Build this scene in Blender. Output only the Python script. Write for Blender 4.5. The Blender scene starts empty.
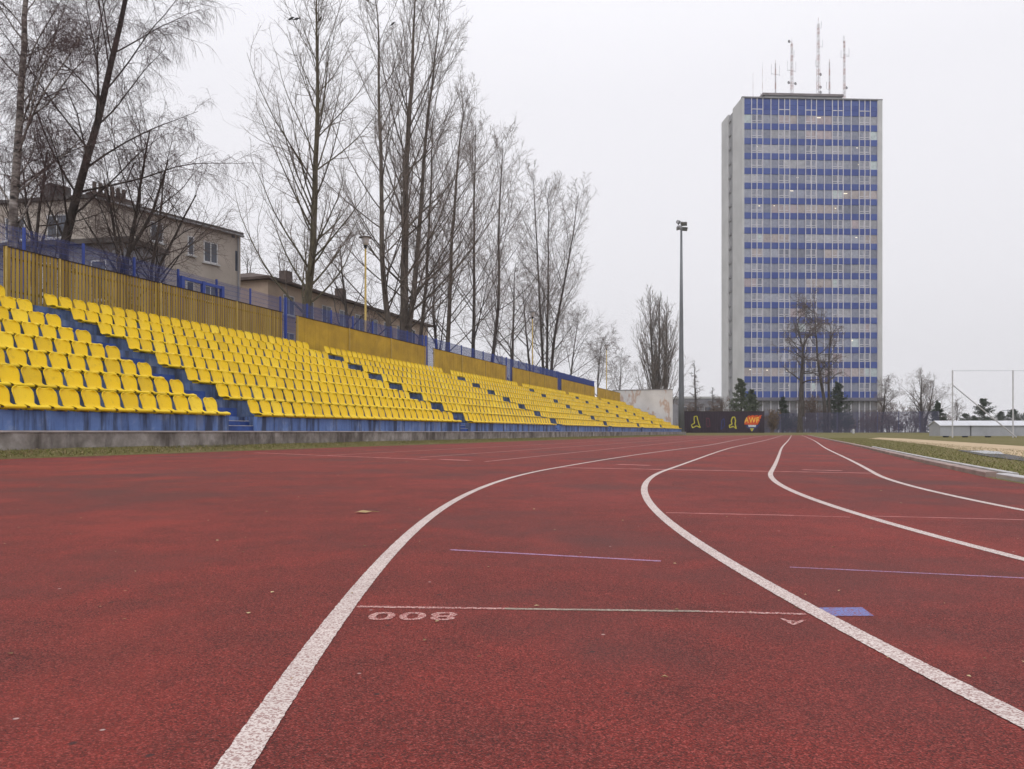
import bpy, bmesh, math, random
import numpy as np
from mathutils import Vector, Matrix

SC = bpy.context.scene
COL = SC.collection
R = random.Random(7)
F, YH, CH = 800.0, 432.0, 0.47          # focal length in pixels, horizon row, eye height


def px(x, y, Y):                          # point at depth Y seen at a pixel of the photograph
    return Vector(((x - 512) * Y / F, Y, CH + (YH - y) * Y / F))


def gp(x, y, z=0.005):                      # ground point
    Y = F * (CH - z) / (y - YH)
    return Vector(((x - 512) * Y / F, Y, z))


# ------------------------------------------------------------------ materials
def nodes(m):
    m.use_nodes = True
    nt = m.node_tree
    nt.nodes.clear()
    out = nt.nodes.new('ShaderNodeOutputMaterial')
    b = nt.nodes.new('ShaderNodeBsdfPrincipled')
    nt.links.new(b.outputs[0], out.inputs[0])
    return nt, b


class NT:
    """small helper to write node trees"""
    def __init__(s, name):
        s.m = bpy.data.materials.new(name)
        s.nt, s.b = nodes(s.m)

    def n(s, t, **kw):
        nd = s.nt.nodes.new(t)
        for k, v in kw.items():
            if k in nd.inputs:
                nd.inputs[k].default_value = v
            else:
                setattr(nd, k, v)
        return nd

    def l(s, a, b):
        s.nt.links.new(a, b)

    def pos(s):
        return s.n('ShaderNodeNewGeometry').outputs['Position']

    def obj(s):
        return s.n('ShaderNodeTexCoord').outputs['Object']

    def scale(s, vec, v):
        mp = s.n('ShaderNodeMapping')
        mp.inputs['Scale'].default_value = v
        s.l(vec, mp.inputs[0])
        return mp.outputs[0]

    def noise(s, vec, sc, det=3.0, rough=0.55):
        nd = s.n('ShaderNodeTexNoise')
        nd.inputs['Scale'].default_value = sc
        nd.inputs['Detail'].default_value = det
        nd.inputs['Roughness'].default_value = rough
        s.l(vec, nd.inputs['Vector'])
        return nd.outputs[0]

    def ramp(s, fac, stops):
        nd = s.n('ShaderNodeValToRGB')
        e = nd.color_ramp.elements
        while len(e) < len(stops):
            e.new(0.5)
        for el, (p, c) in zip(e, stops):
            el.position = p
            el.color = (*c, 1) if len(c) == 3 else c
        s.l(fac, nd.inputs[0])
        return nd.outputs[0]

    def fr(s, fac, a, b, lo=0.0, hi=1.0):
        nd = s.n('ShaderNodeMapRange')
        nd.inputs[1].default_value = a
        nd.inputs[2].default_value = b
        nd.inputs[3].default_value = lo
        nd.inputs[4].default_value = hi
        s.l(fac, nd.inputs[0])
        return nd.outputs[0]

    def mix(s, fac, a, b, mode='MIX'):
        nd = s.n('ShaderNodeMix', data_type='RGBA', blend_type=mode)
        for v, i in ((fac, 0), (a, 6), (b, 7)):
            if isinstance(v, (int, float)):
                nd.inputs[i].default_value = v
            elif isinstance(v, tuple):
                nd.inputs[i].default_value = (*v, 1)
            else:
                s.l(v, nd.inputs[i])
        return nd.outputs[2]

    def col(s, v):
        s.l(v, s.b.inputs['Base Color'])

    def bump(s, h, st=0.3, d=0.01):
        nd = s.n('ShaderNodeBump')
        nd.inputs['Strength'].default_value = st
        nd.inputs['Distance'].default_value = d
        s.l(h, nd.inputs['Height'])
        s.l(nd.outputs[0], s.b.inputs['Normal'])

    def rough(s, v, spec=0.3):
        s.b.inputs['Roughness'].default_value = v
        s.b.inputs['Specular IOR Level'].default_value = spec


def simple(name, c, rough=0.7, spec=0.3, var=0.2, sc=3.0, bump=0.0, metal=0.0, perobj=0.0):
    t = NT(name)
    v = t.noise(t.pos(), sc, 5.0)
    c1 = tuple(x * (1 - var) for x in c)
    c2 = tuple(min(1, x * (1 + var)) for x in c)
    o = t.ramp(v, [(0.3, c1), (0.7, c2)])
    if perobj:
        r = t.n('ShaderNodeObjectInfo').outputs['Random']
        o = t.mix(1.0, o, t.ramp(r, [(0, (1 - perobj,) * 3), (1, (1, 1, 1))]), 'MULTIPLY')
    t.col(o)
    t.rough(rough, spec)
    t.b.inputs['Metallic'].default_value = metal
    if bump:
        t.bump(t.noise(t.pos(), sc * 12, 4.0), bump)
    return t.m


M = {}


def build_materials():
    # running track: red rubber granules
    t = NT('red_rubber')
    p = t.pos()
    g = t.n('ShaderNodeTexVoronoi')
    g.inputs['Scale'].default_value = 380.0
    t.l(p, g.inputs['Vector'])
    sep = t.n('ShaderNodeSeparateColor')
    t.l(g.outputs['Color'], sep.inputs[0])
    base = t.ramp(sep.outputs[0], [(0.0, (0.062, 0.023, 0.020)), (0.3, (0.185, 0.029, 0.024)), (0.7, (0.285, 0.040, 0.032)), (1.0, (0.45, 0.11, 0.09))])
    fine = t.noise(p, 190.0, 3.0, 0.7)
    base = t.mix(t.fr(fine, 0.40, 0.62, 0.0, 0.55), base, (0.070, 0.024, 0.022))
    big = t.noise(p, 0.9, 5.0, 0.6)
    base = t.mix(1.0, base, t.ramp(big, [(0.3, (0.76, 0.92, 0.96)), (0.52, (1, 1, 1)), (0.75, (1.14, 1.04, 1.02))]), 'MULTIPLY')
    mid = t.noise(p, 4.5, 4.0, 0.65)
    base = t.mix(1.0, base, t.ramp(mid, [(0.32, (0.80, 0.90, 0.92)), (0.6, (1.06, 1.0, 1.0))]), 'MULTIPLY')
    lng = t.noise(t.scale(p, (0.25, 0.25, 0.25)), 1.0, 3.0)
    base = t.mix(t.fr(lng, 0.5, 0.75, 0.0, 0.25), base, (0.38, 0.075, 0.07))
    wp = t.noise(p, 0.42, 4.0, 0.62)
    base = t.mix(t.fr(wp, 0.49, 0.64, 0.0, 0.72), base, (0.105, 0.044, 0.041))
    wq = t.noise(t.scale(p, (1.7, 0.6, 1.0)), 0.7, 4.0, 0.62)
    base = t.mix(t.fr(wq, 0.56, 0.70, 0.0, 0.4), base, (0.31, 0.052, 0.040))
    # sparse pale and dark specks
    v2 = t.n('ShaderNodeTexVoronoi')
    v2.inputs['Scale'].default_value = 6.5
    t.l(p, v2.inputs['Vector'])
    base = t.mix(t.fr(v2.outputs['Distance'], 0.03, 0.055, 0.85, 0.0), base, (0.045, 0.03, 0.03))
    v3 = t.n('ShaderNodeTexVoronoi')
    v3.inputs['Scale'].default_value = 5.3
    t.l(t.scale(p, (1.0, 1.13, 1.0)), v3.inputs['Vector'])
    base = t.mix(t.fr(v3.outputs['Distance'], 0.018, 0.030, 0.75, 0.0), base, (0.6, 0.45, 0.42))
    t.col(base)
    t.rough(0.75, 0.16)
    t.bump(t.mix(0.5, g.outputs['Distance'], fine), 0.8, 0.006)
    M['track'] = t.m

    def paint(name, c, wear, cut=0.42, under=(0.16, 0.07, 0.065)):
        t = NT(name)
        p = t.pos()
        a = t.noise(p, 170.0, 4.0, 0.75)
        b = t.noise(p, 3.0, 4.0, 0.6)
        g = t.n('ShaderNodeTexVoronoi')
        g.inputs['Scale'].default_value = 300.0
        t.l(p, g.inputs['Vector'])
        sp = t.n('ShaderNodeSeparateColor')
        t.l(g.outputs['Color'], sp.inputs[0])
        base = t.ramp(b, [(0.3, tuple(x * 0.82 for x in c)), (0.7, c)])
        base = t.mix(t.fr(sp.outputs[0], 0.55, 0.72, 0.0, wear), base, under)
        base = t.mix(t.fr(a, cut, cut - 0.12, 0.0, wear), base, under)
        t.col(base)
        t.rough(0.65, 0.3)
        t.bump(t.mix(0.5, g.outputs['Distance'], a), 0.5, 0.005)
        return t.m
    M['line'] = paint('white_line_paint', (0.72, 0.63, 0.595), 0.85, 0.46, (0.30, 0.17, 0.155))
    M['line_worn'] = paint('worn_white_paint', (0.70, 0.48, 0.44), 1.0, 0.54, (0.27, 0.05, 0.045))
    M['line_faint'] = paint('faint_white_paint', (0.52, 0.22, 0.205), 0.9, 0.5, (0.34, 0.075, 0.07))
    M['line_green'] = paint('greyish_green_paint', (0.40, 0.34, 0.27), 0.8, 0.46)
    M['line_blue'] = paint('blue_paint', (0.15, 0.21, 0.50), 0.95, 0.48, (0.22, 0.08, 0.12))
    M['line_violet'] = paint('violet_chalk', (0.40, 0.26, 0.46), 0.85, 0.48, (0.28, 0.08, 0.09))

    # grass ground
    t = NT('winter_grass')
    p = t.pos()
    a = t.noise(p, 0.35, 5.0, 0.6)
    b = t.noise(p, 9.0, 5.0, 0.7)
    base = t.ramp(b, [(0.25, (0.075, 0.066, 0.026)), (0.5, (0.145, 0.132, 0.050)), (0.75, (0.23, 0.195, 0.10))])
    base = t.mix(t.fr(a, 0.45, 0.68, 0.0, 0.65), base, (0.19, 0.155, 0.085))
    t.col(base)
    t.rough(0.95, 0.1)
    t.bump(b, 0.8, 0.05)
    M['grass'] = t.m
    t = NT('leafy_embankment_soil')
    p = t.pos()
    b = t.noise(p, 6.0, 5.0, 0.7)
    t.col(t.ramp(b, [(0.3, (0.06, 0.045, 0.03)), (0.6, (0.13, 0.10, 0.06)), (0.75, (0.17, 0.15, 0.08))]))
    t.rough(0.95, 0.1)
    M['soil'] = t.m
    t = NT('grass_blade')
    r = t.n('ShaderNodeNewGeometry').outputs['Random Per Island']
    t.col(t.ramp(r, [(0.0, (0.10, 0.11, 0.028)), (0.45, (0.17, 0.17, 0.055)), (0.75, (0.24, 0.20, 0.10)), (1.0, (0.34, 0.26, 0.15))]))
    t.rough(0.8, 0.15)
    M['blade'] = t.m
    t = NT('dry_leaf')
    r = t.n('ShaderNodeNewGeometry').outputs['Random Per Island']
    t.col(t.ramp(r, [(0.0, (0.10, 0.05, 0.025)), (0.5, (0.33, 0.22, 0.11)), (1.0, (0.55, 0.45, 0.25))]))
    t.rough(0.8, 0.2)
    M['leaf'] = t.m
    M['sand'] = simple('sandy_path', (0.47, 0.36, 0.24), 0.95, 0.1, 0.16, 0.9, 0.3)
    M['rubber'] = simple('grey_rubber_mat', (0.10, 0.095, 0.10), 0.8, 0.2, 0.25, 4.0)

    # weathered blue concrete of the stand
    t = NT('blue_painted_concrete')
    p = t.pos()
    a = t.noise(p, 1.6, 5.0, 0.6)
    st = t.noise(t.scale(p, (1.0, 1.0, 0.10)), 3.2, 5.0, 0.65)
    st2 = t.noise(t.scale(p, (1.0, 1.0, 0.22)), 1.3, 4.0, 0.6)
    base = t.ramp(a, [(0.3, (0.085, 0.15, 0.36)), (0.55, (0.135, 0.22, 0.46)), (0.72, (0.30, 0.37, 0.53))])
    base = t.mix(t.fr(st, 0.46, 0.60, 0.0, 0.85), base, (0.032, 0.038, 0.065))
    base = t.mix(t.fr(st2, 0.58, 0.70, 0.0, 0.5), base, (0.26, 0.29, 0.36))
    t.col(base)
    t.rough(0.75, 0.3)
    t.bump(a, 0.3, 0.01)
    M['blue_concrete'] = t.m
    t = NT('grey_blue_tier_concrete')
    p = t.pos()
    a = t.noise(p, 1.9, 5.0, 0.65)
    st = t.noise(t.scale(p, (1.0, 1.0, 0.15)), 2.6, 5.0, 0.65)
    base = t.ramp(a, [(0.3, (0.08, 0.12, 0.24)), (0.55, (0.13, 0.185, 0.33)), (0.75, (0.25, 0.285, 0.37))])
    base = t.mix(t.fr(st, 0.45, 0.62, 0.0, 0.8), base, (0.04, 0.043, 0.055))
    t.col(base)
    t.rough(0.8, 0.2)
    M['tier'] = t.m
    M['blue_step'] = simple('blue_step_paint', (0.035, 0.075, 0.26), 0.7, 0.3, 0.35, 3.0, 0.2)
    M['nosing'] = simple('pale_worn_nosing', (0.42, 0.42, 0.44), 0.8, 0.2, 0.3, 5.0)
    t = NT('grey_kerb_concrete')
    p = t.pos()
    a = t.noise(p, 2.2, 6.0, 0.65)
    st = t.noise(t.scale(p, (1.0, 1.0, 0.3)), 1.4, 5.0, 0.65)
    base = t.ramp(a, [(0.3, (0.15, 0.135, 0.12)), (0.5, (0.27, 0.245, 0.225)), (0.7, (0.42, 0.39, 0.37))])
    base = t.mix(t.fr(st, 0.48, 0.62, 0.0, 0.75), base, (0.075, 0.062, 0.055))
    t.col(base)
    t.rough(0.9, 0.2)
    t.bump(a, 0.6, 0.03)
    M['kerb'] = t.m
    M['kerb_top'] = simple('kerb_capping', (0.40, 0.37, 0.36), 0.85, 0.2, 0.25, 2.0, 0.3)

    # yellow seats
    def yellow(name, rnd):
        t = NT(name)
        if rnd == 'obj':
            r = t.n('ShaderNodeObjectInfo').outputs['Random']
        else:
            r = t.n('ShaderNodeNewGeometry').outputs['Random Per Island']
        d = t.noise(t.pos(), 7.0, 5.0, 0.65)
        base = t.ramp(r, [(0.0, (0.67, 0.445, 0.005)), (0.15, (0.77, 0.515, 0.004)), (0.8, (0.80, 0.54, 0.005)), (1.0, (0.84, 0.61, 0.03))])
        base = t.mix(t.fr(d, 0.56, 0.76, 0.0, 0.5), base, (0.42, 0.28, 0.03))
        t.col(base)
        t.rough(0.45, 0.25)
        return t.m
    M['seat'] = yellow('yellow_seat_plastic', 'obj')
    M['seats'] = yellow('yellow_seat_plastic_far', 'isl')
    t = NT('ochre_fence_boards')
    r = t.n('ShaderNodeNewGeometry').outputs['Random Per Island']
    st = t.noise(t.scale(t.pos(), (6, 6, 0.5)), 3.0, 4.0)
    base = t.ramp(r, [(0.0, (0.29, 0.185, 0.032)), (1.0, (0.47, 0.315, 0.055))])
    base = t.mix(t.fr(st, 0.5, 0.7, 0.0, 0.5), base, (0.17, 0.115, 0.03))
    t.col(base)
    t.rough(0.7, 0.25)
    M['board'] = t.m
    M['board_far'] = simple('ochre_fence_panel', (0.50, 0.305, 0.025), 0.65, 0.3, 0.2, 1.1)
    M['yellow_post'] = simple('yellow_steel_post', (0.50, 0.36, 0.11), 0.6, 0.3, 0.15, 4.0)
    M['cap'] = simple('dark_fence_cap', (0.05, 0.035, 0.03), 0.8, 0.2, 0.3, 3.0)
    M['blue_steel'] = simple('blue_steel', (0.035, 0.07, 0.33), 0.5, 0.4, 0.15, 5.0)
    M['blue_wire'] = simple('blue_coated_wire', (0.045, 0.07, 0.27), 0.5, 0.4, 0.1, 5.0)
    M['dark_blue_wire'] = simple('dull_blue_wire', (0.10, 0.10, 0.19), 0.6, 0.3, 0.1, 5.0)
    M['steel'] = simple('grey_galvanised_steel', (0.15, 0.16, 0.175), 0.55, 0.4, 0.12, 0.6, 0, 0.3)
    M['alu'] = simple('weathered_aluminium', (0.52, 0.50, 0.51), 0.45, 0.5, 0.25, 2.5, 0, 0.5)
    M['rail_brown'] = simple('brownish_kerb_board', (0.30, 0.22, 0.20), 0.7, 0.3, 0.3, 2.5, 0.2)
    M['black'] = simple('black_paint', (0.02, 0.02, 0.022), 0.6, 0.3, 0.2, 3.0)
    M['lamp_white'] = simple('milky_lamp_bowl', (0.62, 0.60, 0.62), 0.35, 0.4, 0.06, 3.0)
    M['glass_dark'] = simple('floodlight_glass', (0.12, 0.13, 0.14), 0.2, 0.5, 0.2, 3.0)

    # bark
    def bark(name, a, b, c, sc=5.0):
        t = NT(name)
        p = t.pos()
        n1 = t.noise(t.scale(p, (1, 1, 0.3)), sc, 5.0, 0.7)
        base = t.ramp(n1, [(0.3, a), (0.52, b), (0.72, c)])
        t.col(base)
        t.rough(0.9, 0.15)
        t.bump(n1, 0.8, 0.05)
        return t.m
    M['bark'] = bark('grey_brown_bark', (0.05, 0.042, 0.037), (0.115, 0.095, 0.08), (0.19, 0.165, 0.14))
    M['bark_green'] = bark('mossy_bark', (0.05, 0.042, 0.03), (0.105, 0.09, 0.06), (0.17, 0.15, 0.10))
    M['bark_dark'] = bark('dark_bark', (0.032, 0.027, 0.025), (0.070, 0.058, 0.053), (0.12, 0.10, 0.09))
    M['twig'] = simple('brown_twigs', (0.14, 0.108, 0.096), 0.9, 0.1, 0.25, 0.7)
    M['twig_grey'] = simple('grey_twigs', (0.19, 0.155, 0.137), 0.9, 0.1, 0.25, 0.7)
    M['twig_red'] = simple('reddish_birch_twigs', (0.105, 0.070, 0.070), 0.9, 0.1, 0.25, 0.7)
    t = NT('birch_bark')
    p = t.pos()
    n1 = t.noise(t.scale(p, (1.5, 1.5, 5.0)), 1.6, 5.0, 0.7)
    n2 = t.noise(t.scale(p, (1, 1, 0.5)), 2.5, 4.0, 0.6)
    base = t.ramp(n1, [(0.38, (0.03, 0.026, 0.025)), (0.5, (0.22, 0.19, 0.175)), (0.7, (0.42, 0.39, 0.37))])
    base = t.mix(t.fr(n2, 0.5, 0.65, 0.0, 0.7), base, (0.07, 0.055, 0.05))
    t.col(base)
    t.rough(0.85, 0.2)
    M['birch'] = t.m

    def leafm(name, a, b):
        t = NT(name)
        r = t.n('ShaderNodeNewGeometry').outputs['Random Per Island']
        t.col(t.ramp(r, [(0.0, a), (1.0, b)]))
        t.rough(0.8, 0.15)
        return t.m
    M['needle'] = leafm('dark_green_needles', (0.025, 0.038, 0.026), (0.065, 0.088, 0.055))
    M['needle_l'] = leafm('mid_green_needles', (0.045, 0.065, 0.035), (0.13, 0.155, 0.085))
    M['brownleaf'] = leafm('brown_dead_leaves', (0.085, 0.045, 0.03), (0.21, 0.115, 0.07))
    M['drygrass'] = leafm('dry_stems', (0.13, 0.085, 0.05), (0.27, 0.19, 0.12))

    # buildings
    t = NT('cream_render')
    p = t.pos()
    a = t.noise(p, 0.5, 5.0, 0.6)
    st = t.noise(t.scale(p, (1, 1, 0.12)), 0.9, 5.0, 0.6)
    base = t.ramp(a, [(0.3, (0.40, 0.35, 0.31)), (0.7, (0.52, 0.465, 0.42))])
    base = t.mix(t.fr(st, 0.52, 0.7, 0.0, 0.45), base, (0.25, 0.20, 0.17))
    t.col(base)
    t.rough(0.9, 0.15)
    M['render'] = t.m
    M['render2'] = simple('pinkish_render', (0.46, 0.36, 0.285), 0.9, 0.15, 0.2, 0.5)
    M['greywall'] = simple('grey_render', (0.24, 0.235, 0.26), 0.9, 0.15, 0.2, 0.5)
    M['roof'] = simple('dark_roof_felt', (0.10, 0.09, 0.09), 0.9, 0.2, 0.3, 1.0)
    M['roof_brown'] = simple('brown_roof_tiles', (0.10, 0.075, 0.068), 0.9, 0.2, 0.3, 1.5)
    M['winframe'] = simple('white_window_frame', (0.60, 0.60, 0.62), 0.5, 0.3, 0.05, 3.0)
    M['pane'] = simple('dark_window_pane', (0.09, 0.10, 0.13), 0.12, 0.5, 0.4, 0.8)
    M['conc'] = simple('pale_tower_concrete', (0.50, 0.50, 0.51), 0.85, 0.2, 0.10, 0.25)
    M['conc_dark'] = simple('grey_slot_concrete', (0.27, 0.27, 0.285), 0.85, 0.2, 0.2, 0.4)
    M['base_wall'] = simple('grey_plinth', (0.15, 0.145, 0.175), 0.8, 0.2, 0.2, 0.3)
    M['mullion'] = simple('pale_mullion', (0.60, 0.59, 0.64), 0.5, 0.4, 0.08, 1.0)
    M['plant'] = simple('grey_plant_cladding', (0.20, 0.175, 0.18), 0.7, 0.3, 0.3, 0.3)
    M['red_steel'] = simple('dull_red_steel', (0.30, 0.15, 0.14), 0.6, 0.3, 0.2, 1.0)
    t = NT('blue_spandrel_glass')
    a = t.noise(t.pos(), 0.35, 3.0, 0.5)
    r = t.n('ShaderNodeNewGeometry').outputs['Random Per Island']
    base = t.ramp(r, [(0.0, (0.028, 0.054, 0.245)), (1.0, (0.047, 0.085, 0.315))])
    t.col(t.mix(t.fr(a, 0.4, 0.7, 0.0, 0.25), base, (0.11, 0.15, 0.34)))
    t.rough(0.25, 0.35)
    M['spandrel'] = t.m
    t = NT('office_window')
    at = t.n('ShaderNodeAttribute', attribute_name='tint')
    n1 = t.noise(t.pos(), 1.7, 4.0, 0.6)
    t.col(t.mix(1.0, at.outputs[0], t.ramp(n1, [(0.3, (0.72, 0.72, 0.74)), (0.7, (1.12, 1.1, 1.08))]), 'MULTIPLY'))
    t.rough(0.15, 0.4)
    M['office'] = t.m
    t = NT('office_tube_light')
    t.b.inputs['Base Color'].default_value = (0.9, 0.85, 0.75, 1)
    t.b.inputs['Emission Color'].default_value = (1.0, 0.86, 0.62, 1)
    t.b.inputs['Emission Strength'].default_value = 0.8
    M['tube'] = t.m

    # stained white wall
    t = NT('rust_stained_white_wall')
    p = t.pos()
    a = t.noise(p, 0.5, 5.0, 0.6)
    o = t.obj()
    w = t.noise(t.scale(o, (1.0, 1.0, 0.45)), 0.62, 3.5, 0.62)
    base = t.ramp(a, [(0.3, (0.56, 0.55, 0.55)), (0.7, (0.70, 0.69, 0.69))])
    band = t.fr(w, 0.515, 0.555, 0.0, 1.0)
    band2 = t.fr(w, 0.625, 0.585, 0.0, 1.0)
    mul = t.n('ShaderNodeMath', operation='MULTIPLY')
    t.l(band, mul.inputs[0])
    t.l(band2, mul.inputs[1])
    mul2 = t.n('ShaderNodeMath', operation='MULTIPLY')
    t.l(mul.outputs[0], mul2.inputs[0])
    mul2.inputs[1].default_value = 0.6
    base = t.mix(mul2.outputs[0], base, (0.42, 0.22, 0.115))
    t.col(base)
    t.rough(0.9, 0.15)
    M['stained'] = t.m

    # board fence with murals
    t = NT('dark_mural_boards')
    p = t.obj()
    a = t.noise(t.scale(p, (5, 5, 0.4)), 1.5, 4.0)
    t.col(t.ramp(a, [(0.3, (0.020, 0.013, 0.022)), (0.7, (0.045, 0.028, 0.045))]))
    t.rough(0.8, 0.2)
    M['mural'] = t.m
    M['p_yellow'] = simple('yellow_spray', (0.50, 0.45, 0.05), 0.7, 0.2, 0.35, 3.0)
    M['p_red'] = simple('dull_red_spray', (0.12, 0.03, 0.05), 0.7, 0.2, 0.3, 3.0)
    M['p_blue'] = simple('dull_blue_spray', (0.03, 0.04, 0.14), 0.7, 0.2, 0.3, 3.0)
    M['p_orange'] = simple('orange_red_flame', (0.60, 0.085, 0.02), 0.7, 0.2, 0.25, 2.0)
    M['p_gold'] = simple('golden_flame', (0.85, 0.52, 0.08), 0.7, 0.2, 0.25, 2.0)
    M['p_white'] = simple('white_torch', (0.55, 0.58, 0.62), 0.7, 0.2, 0.2, 2.0)
    t = NT('white_cover')
    M['net_post'] = simple('off_white_post_paint', (0.50, 0.49, 0.51), 0.6, 0.3, 0.1, 2.0)
    M['cover'] = simple('grey_cover_side', (0.36, 0.37, 0.40), 0.6, 0.3, 0.10, 1.2)
    M['cover_top'] = simple('pale_cover_top', (0.60, 0.61, 0.65), 0.5, 0.4, 0.08, 1.5)


build_materials()


# ------------------------------------------------------------------ mesh helpers
class MB:
    def __init__(s):
        s.v, s.f, s.m = [], [], []

    def add(s, vs, fs, mi=0):
        o = len(s.v)
        s.v += [tuple(x) for x in vs]
        s.f += [tuple(i + o for i in f) for f in fs]
        s.m += [mi] * len(fs)
        return s

    def box(s, x0, x1, y0, y1, z0, z1, mi=0):
        vs = [(x0, y0, z0), (x1, y0, z0), (x1, y1, z0), (x0, y1, z0), (x0, y0, z1), (x1, y0, z1), (x1, y1, z1), (x0, y1, z1)]
        return s.add(vs, [(0, 3, 2, 1), (4, 5, 6, 7), (0, 1, 5, 4), (1, 2, 6, 5), (2, 3, 7, 6), (3, 0, 4, 7)], mi)

    def tube(s, path, rad, k=8, mi=0, cap=True):
        path = [Vector(p) for p in path]
        n = len(path)
        if not isinstance(rad, (list, tuple)):
            rad = [rad] * n
        vs, fs = [], []
        ref = None
        for i, p in enumerate(path):
            d = (path[min(i + 1, n - 1)] - path[max(i - 1, 0)]).normalized()
            if ref is None:
                ref = Vector((1, 0, 0)) if abs(d.z) > 0.7 else Vector((0, 0, 1))
            a = (ref - d * ref.dot(d)).normalized()
            ref = a
            b = d.cross(a)
            for j in range(k):
                t = 2 * math.pi * j / k
                vs.append(p + (a * math.cos(t) + b * math.sin(t)) * rad[i])
        for i in range(n - 1):
            for j in range(k):
                fs.append((i * k + j, i * k + (j + 1) % k, (i + 1) * k + (j + 1) % k, (i + 1) * k + j))
        if cap:
            fs.append(tuple(range(k - 1, -1, -1)))
            fs.append(tuple((n - 1) * k + j for j in range(k)))
        return s.add(vs, fs, mi)

    def lathe(s, prof, c=(0, 0, 0), k=16, mi=0):     # prof: (r, z)
        vs, fs = [], []
        for r, z in prof:
            for j in range(k):
                t = 2 * math.pi * j / k
                vs.append((c[0] + r * math.cos(t), c[1] + r * math.sin(t), c[2] + z))
        for i in range(len(prof) - 1):
            for j in range(k):
                fs.append((i * k + j, i * k + (j + 1) % k, (i + 1) * k + (j + 1) % k, (i + 1) * k + j))
        fs.append(tuple(range(k - 1, -1, -1)))
        fs.append(tuple((len(prof) - 1) * k + j for j in range(k)))
        return s.add(vs, fs, mi)

    def build(s, name, mats, parent=None, smooth=False, bevel=0.0):
        me = bpy.data.meshes.new(name)
        me.from_pydata(s.v, [], s.f)
        if not isinstance(mats, (list, tuple)):
            mats = [mats]
        for m in mats:
            me.materials.append(m)
        if any(s.m):
            me.polygons.foreach_set('material_index', s.m)
        if smooth:
            me.polygons.foreach_set('use_smooth', [True] * len(me.polygons))
        me.update()
        o = bpy.data.objects.new(name, me)
        COL.objects.link(o)
        if parent:
            o.parent = parent
        if bevel:
            b = o.modifiers.new('bevel', 'BEVEL')
            b.width = bevel
            b.segments = 2
            b.limit_method = 'ANGLE'
        return o


def tag(o, label, cat, group=None, kind=None):
    o['label'] = label
    o['category'] = cat
    if group:
        o['group'] = group
    if kind:
        o['kind'] = kind
    return o


def thing(name, label, cat, loc=(0, 0, 0), rz=0.0, group=None):
    o = bpy.data.objects.new(name, None)
    COL.objects.link(o)
    o.location = loc
    o.rotation_euler = (0, 0, rz)
    o.empty_display_size = 0.2
    return tag(o, label, cat, group)


def struct(o):
    o['kind'] = 'structure'
    return o


def copy_tree(o, parent=None):
    c = o.copy()
    COL.objects.link(c)
    if parent:
        c.parent = parent
    for ch in list(o.children):
        copy_tree(ch, c)
    return c


# ------------------------------------------------------------------ ground, track
PHI = 0.33778797
CX, CY = 21.18706947, 2.95642008
uT = Vector((math.sin(PHI), math.cos(PHI), 0))
nT = Vector((math.cos(PHI), -math.sin(PHI), 0))
LINES = {
    'A': ([0.097, -0.2024, -0.1771, 0.3626, 21.9076], -9.5),
    'B': ([-0.0763, 0.1009, 0.1916, 20.4721], -8.7),
    'C': ([-0.0392, 0.1009, -0.0164, 19.2512], -6.6),
    'D': ([-0.0696, 0.1789, -0.123, 18.1395], -4.3),
    'K': ([0.0508, -0.1863, 0.1303, 17.1422], -1.6),
}


def line_pt(key, t, dr=0.0, z=0.0):
    co, tmin = LINES[key]
    te = t if t < 14 else 14 + 11 * (1 - math.exp(-(t - 14) / 11))
    r = float(np.polyval(co, max(te, tmin) / 10.0)) + dr
    C = Vector((CX, CY, z))
    if t > 0:
        return C - nT * r + uT * t
    a = t / float(co[-1])
    return C + (-nT * math.cos(a) + uT * math.sin(a)) * r


def trange(t0, t1, st=0.35):
    t = t0
    o = []
    while t < t1:
        o.append(t)
        t += st if t < 30 else 3.0
    return o + [t1]


T_END = 113.0

# base ground: one sheet reaching the horizon, rising a little beyond the far end of the track
def ground_h(x, y):
    s = min(max((y - 117.5) / 6.0, 0), 1)
    return 0.36 * s * s * (3 - 2 * s)


xs = [-750, -500, -250, -120] + list(range(-60, 121, 6)) + [180, 300, 500, 750]
ys = [-300, -100, -40, -10, 0] + list(range(6, 114, 6)) + [114, 116, 117, 118, 119, 120, 121, 122, 123, 124, 126, 130, 140, 160, 200, 260, 400, 700, 1000]
g = MB()
vs = [(x, y, ground_h(x, y)) for y in ys for x in xs]
nx = len(xs)
g.add(vs, [(j * nx + i, j * nx + i + 1, (j + 1) * nx + i + 1, (j + 1) * nx + i) for j in range(len(ys) - 1) for i in range(nx - 1)])
struct(g.build('ground', M['grass']))

# stand frame: local x runs along the stand, local y away from the track
PS = math.atan((784 - 512) / F)
uS = Vector((math.sin(PS), math.cos(PS), 0))
lS = Vector((-math.cos(PS), math.sin(PS), 0))
RZ = math.pi / 2 - PS


def S(s, d, z=0.0):
    return uS * s + lS * d + Vector((0, 0, z))


ts = trange(-45, T_END)
rightpts = [line_pt('K', t, 0, 0.004) for t in ts]
D_EDGE = 12.62
leftpts = [S(s, D_EDGE, 0.004) for s in (-30, -15, 0, 10, 20, 30, 50, 70, 90, 108)]
# far end of the track is square to the straight
endL = leftpts[-1]
tr = MB()
poly = rightpts + leftpts[::-1] + [Vector((-14, -34, 0.004))]
bm = bmesh.new()
bvs = [bm.verts.new(p) for p in poly]
fc = bm.faces.new(bvs)
bm.normal_update()
if fc.normal.z < 0:
    fc.normal_flip()
bmesh.ops.triangulate(bm, faces=[fc])
me = bpy.data.meshes.new('running_track')
bm.to_mesh(me)
bm.free()
me.materials.append(M['track'])
o = bpy.data.objects.new('running_track', me)
COL.objects.link(o)
struct(o)


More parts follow.
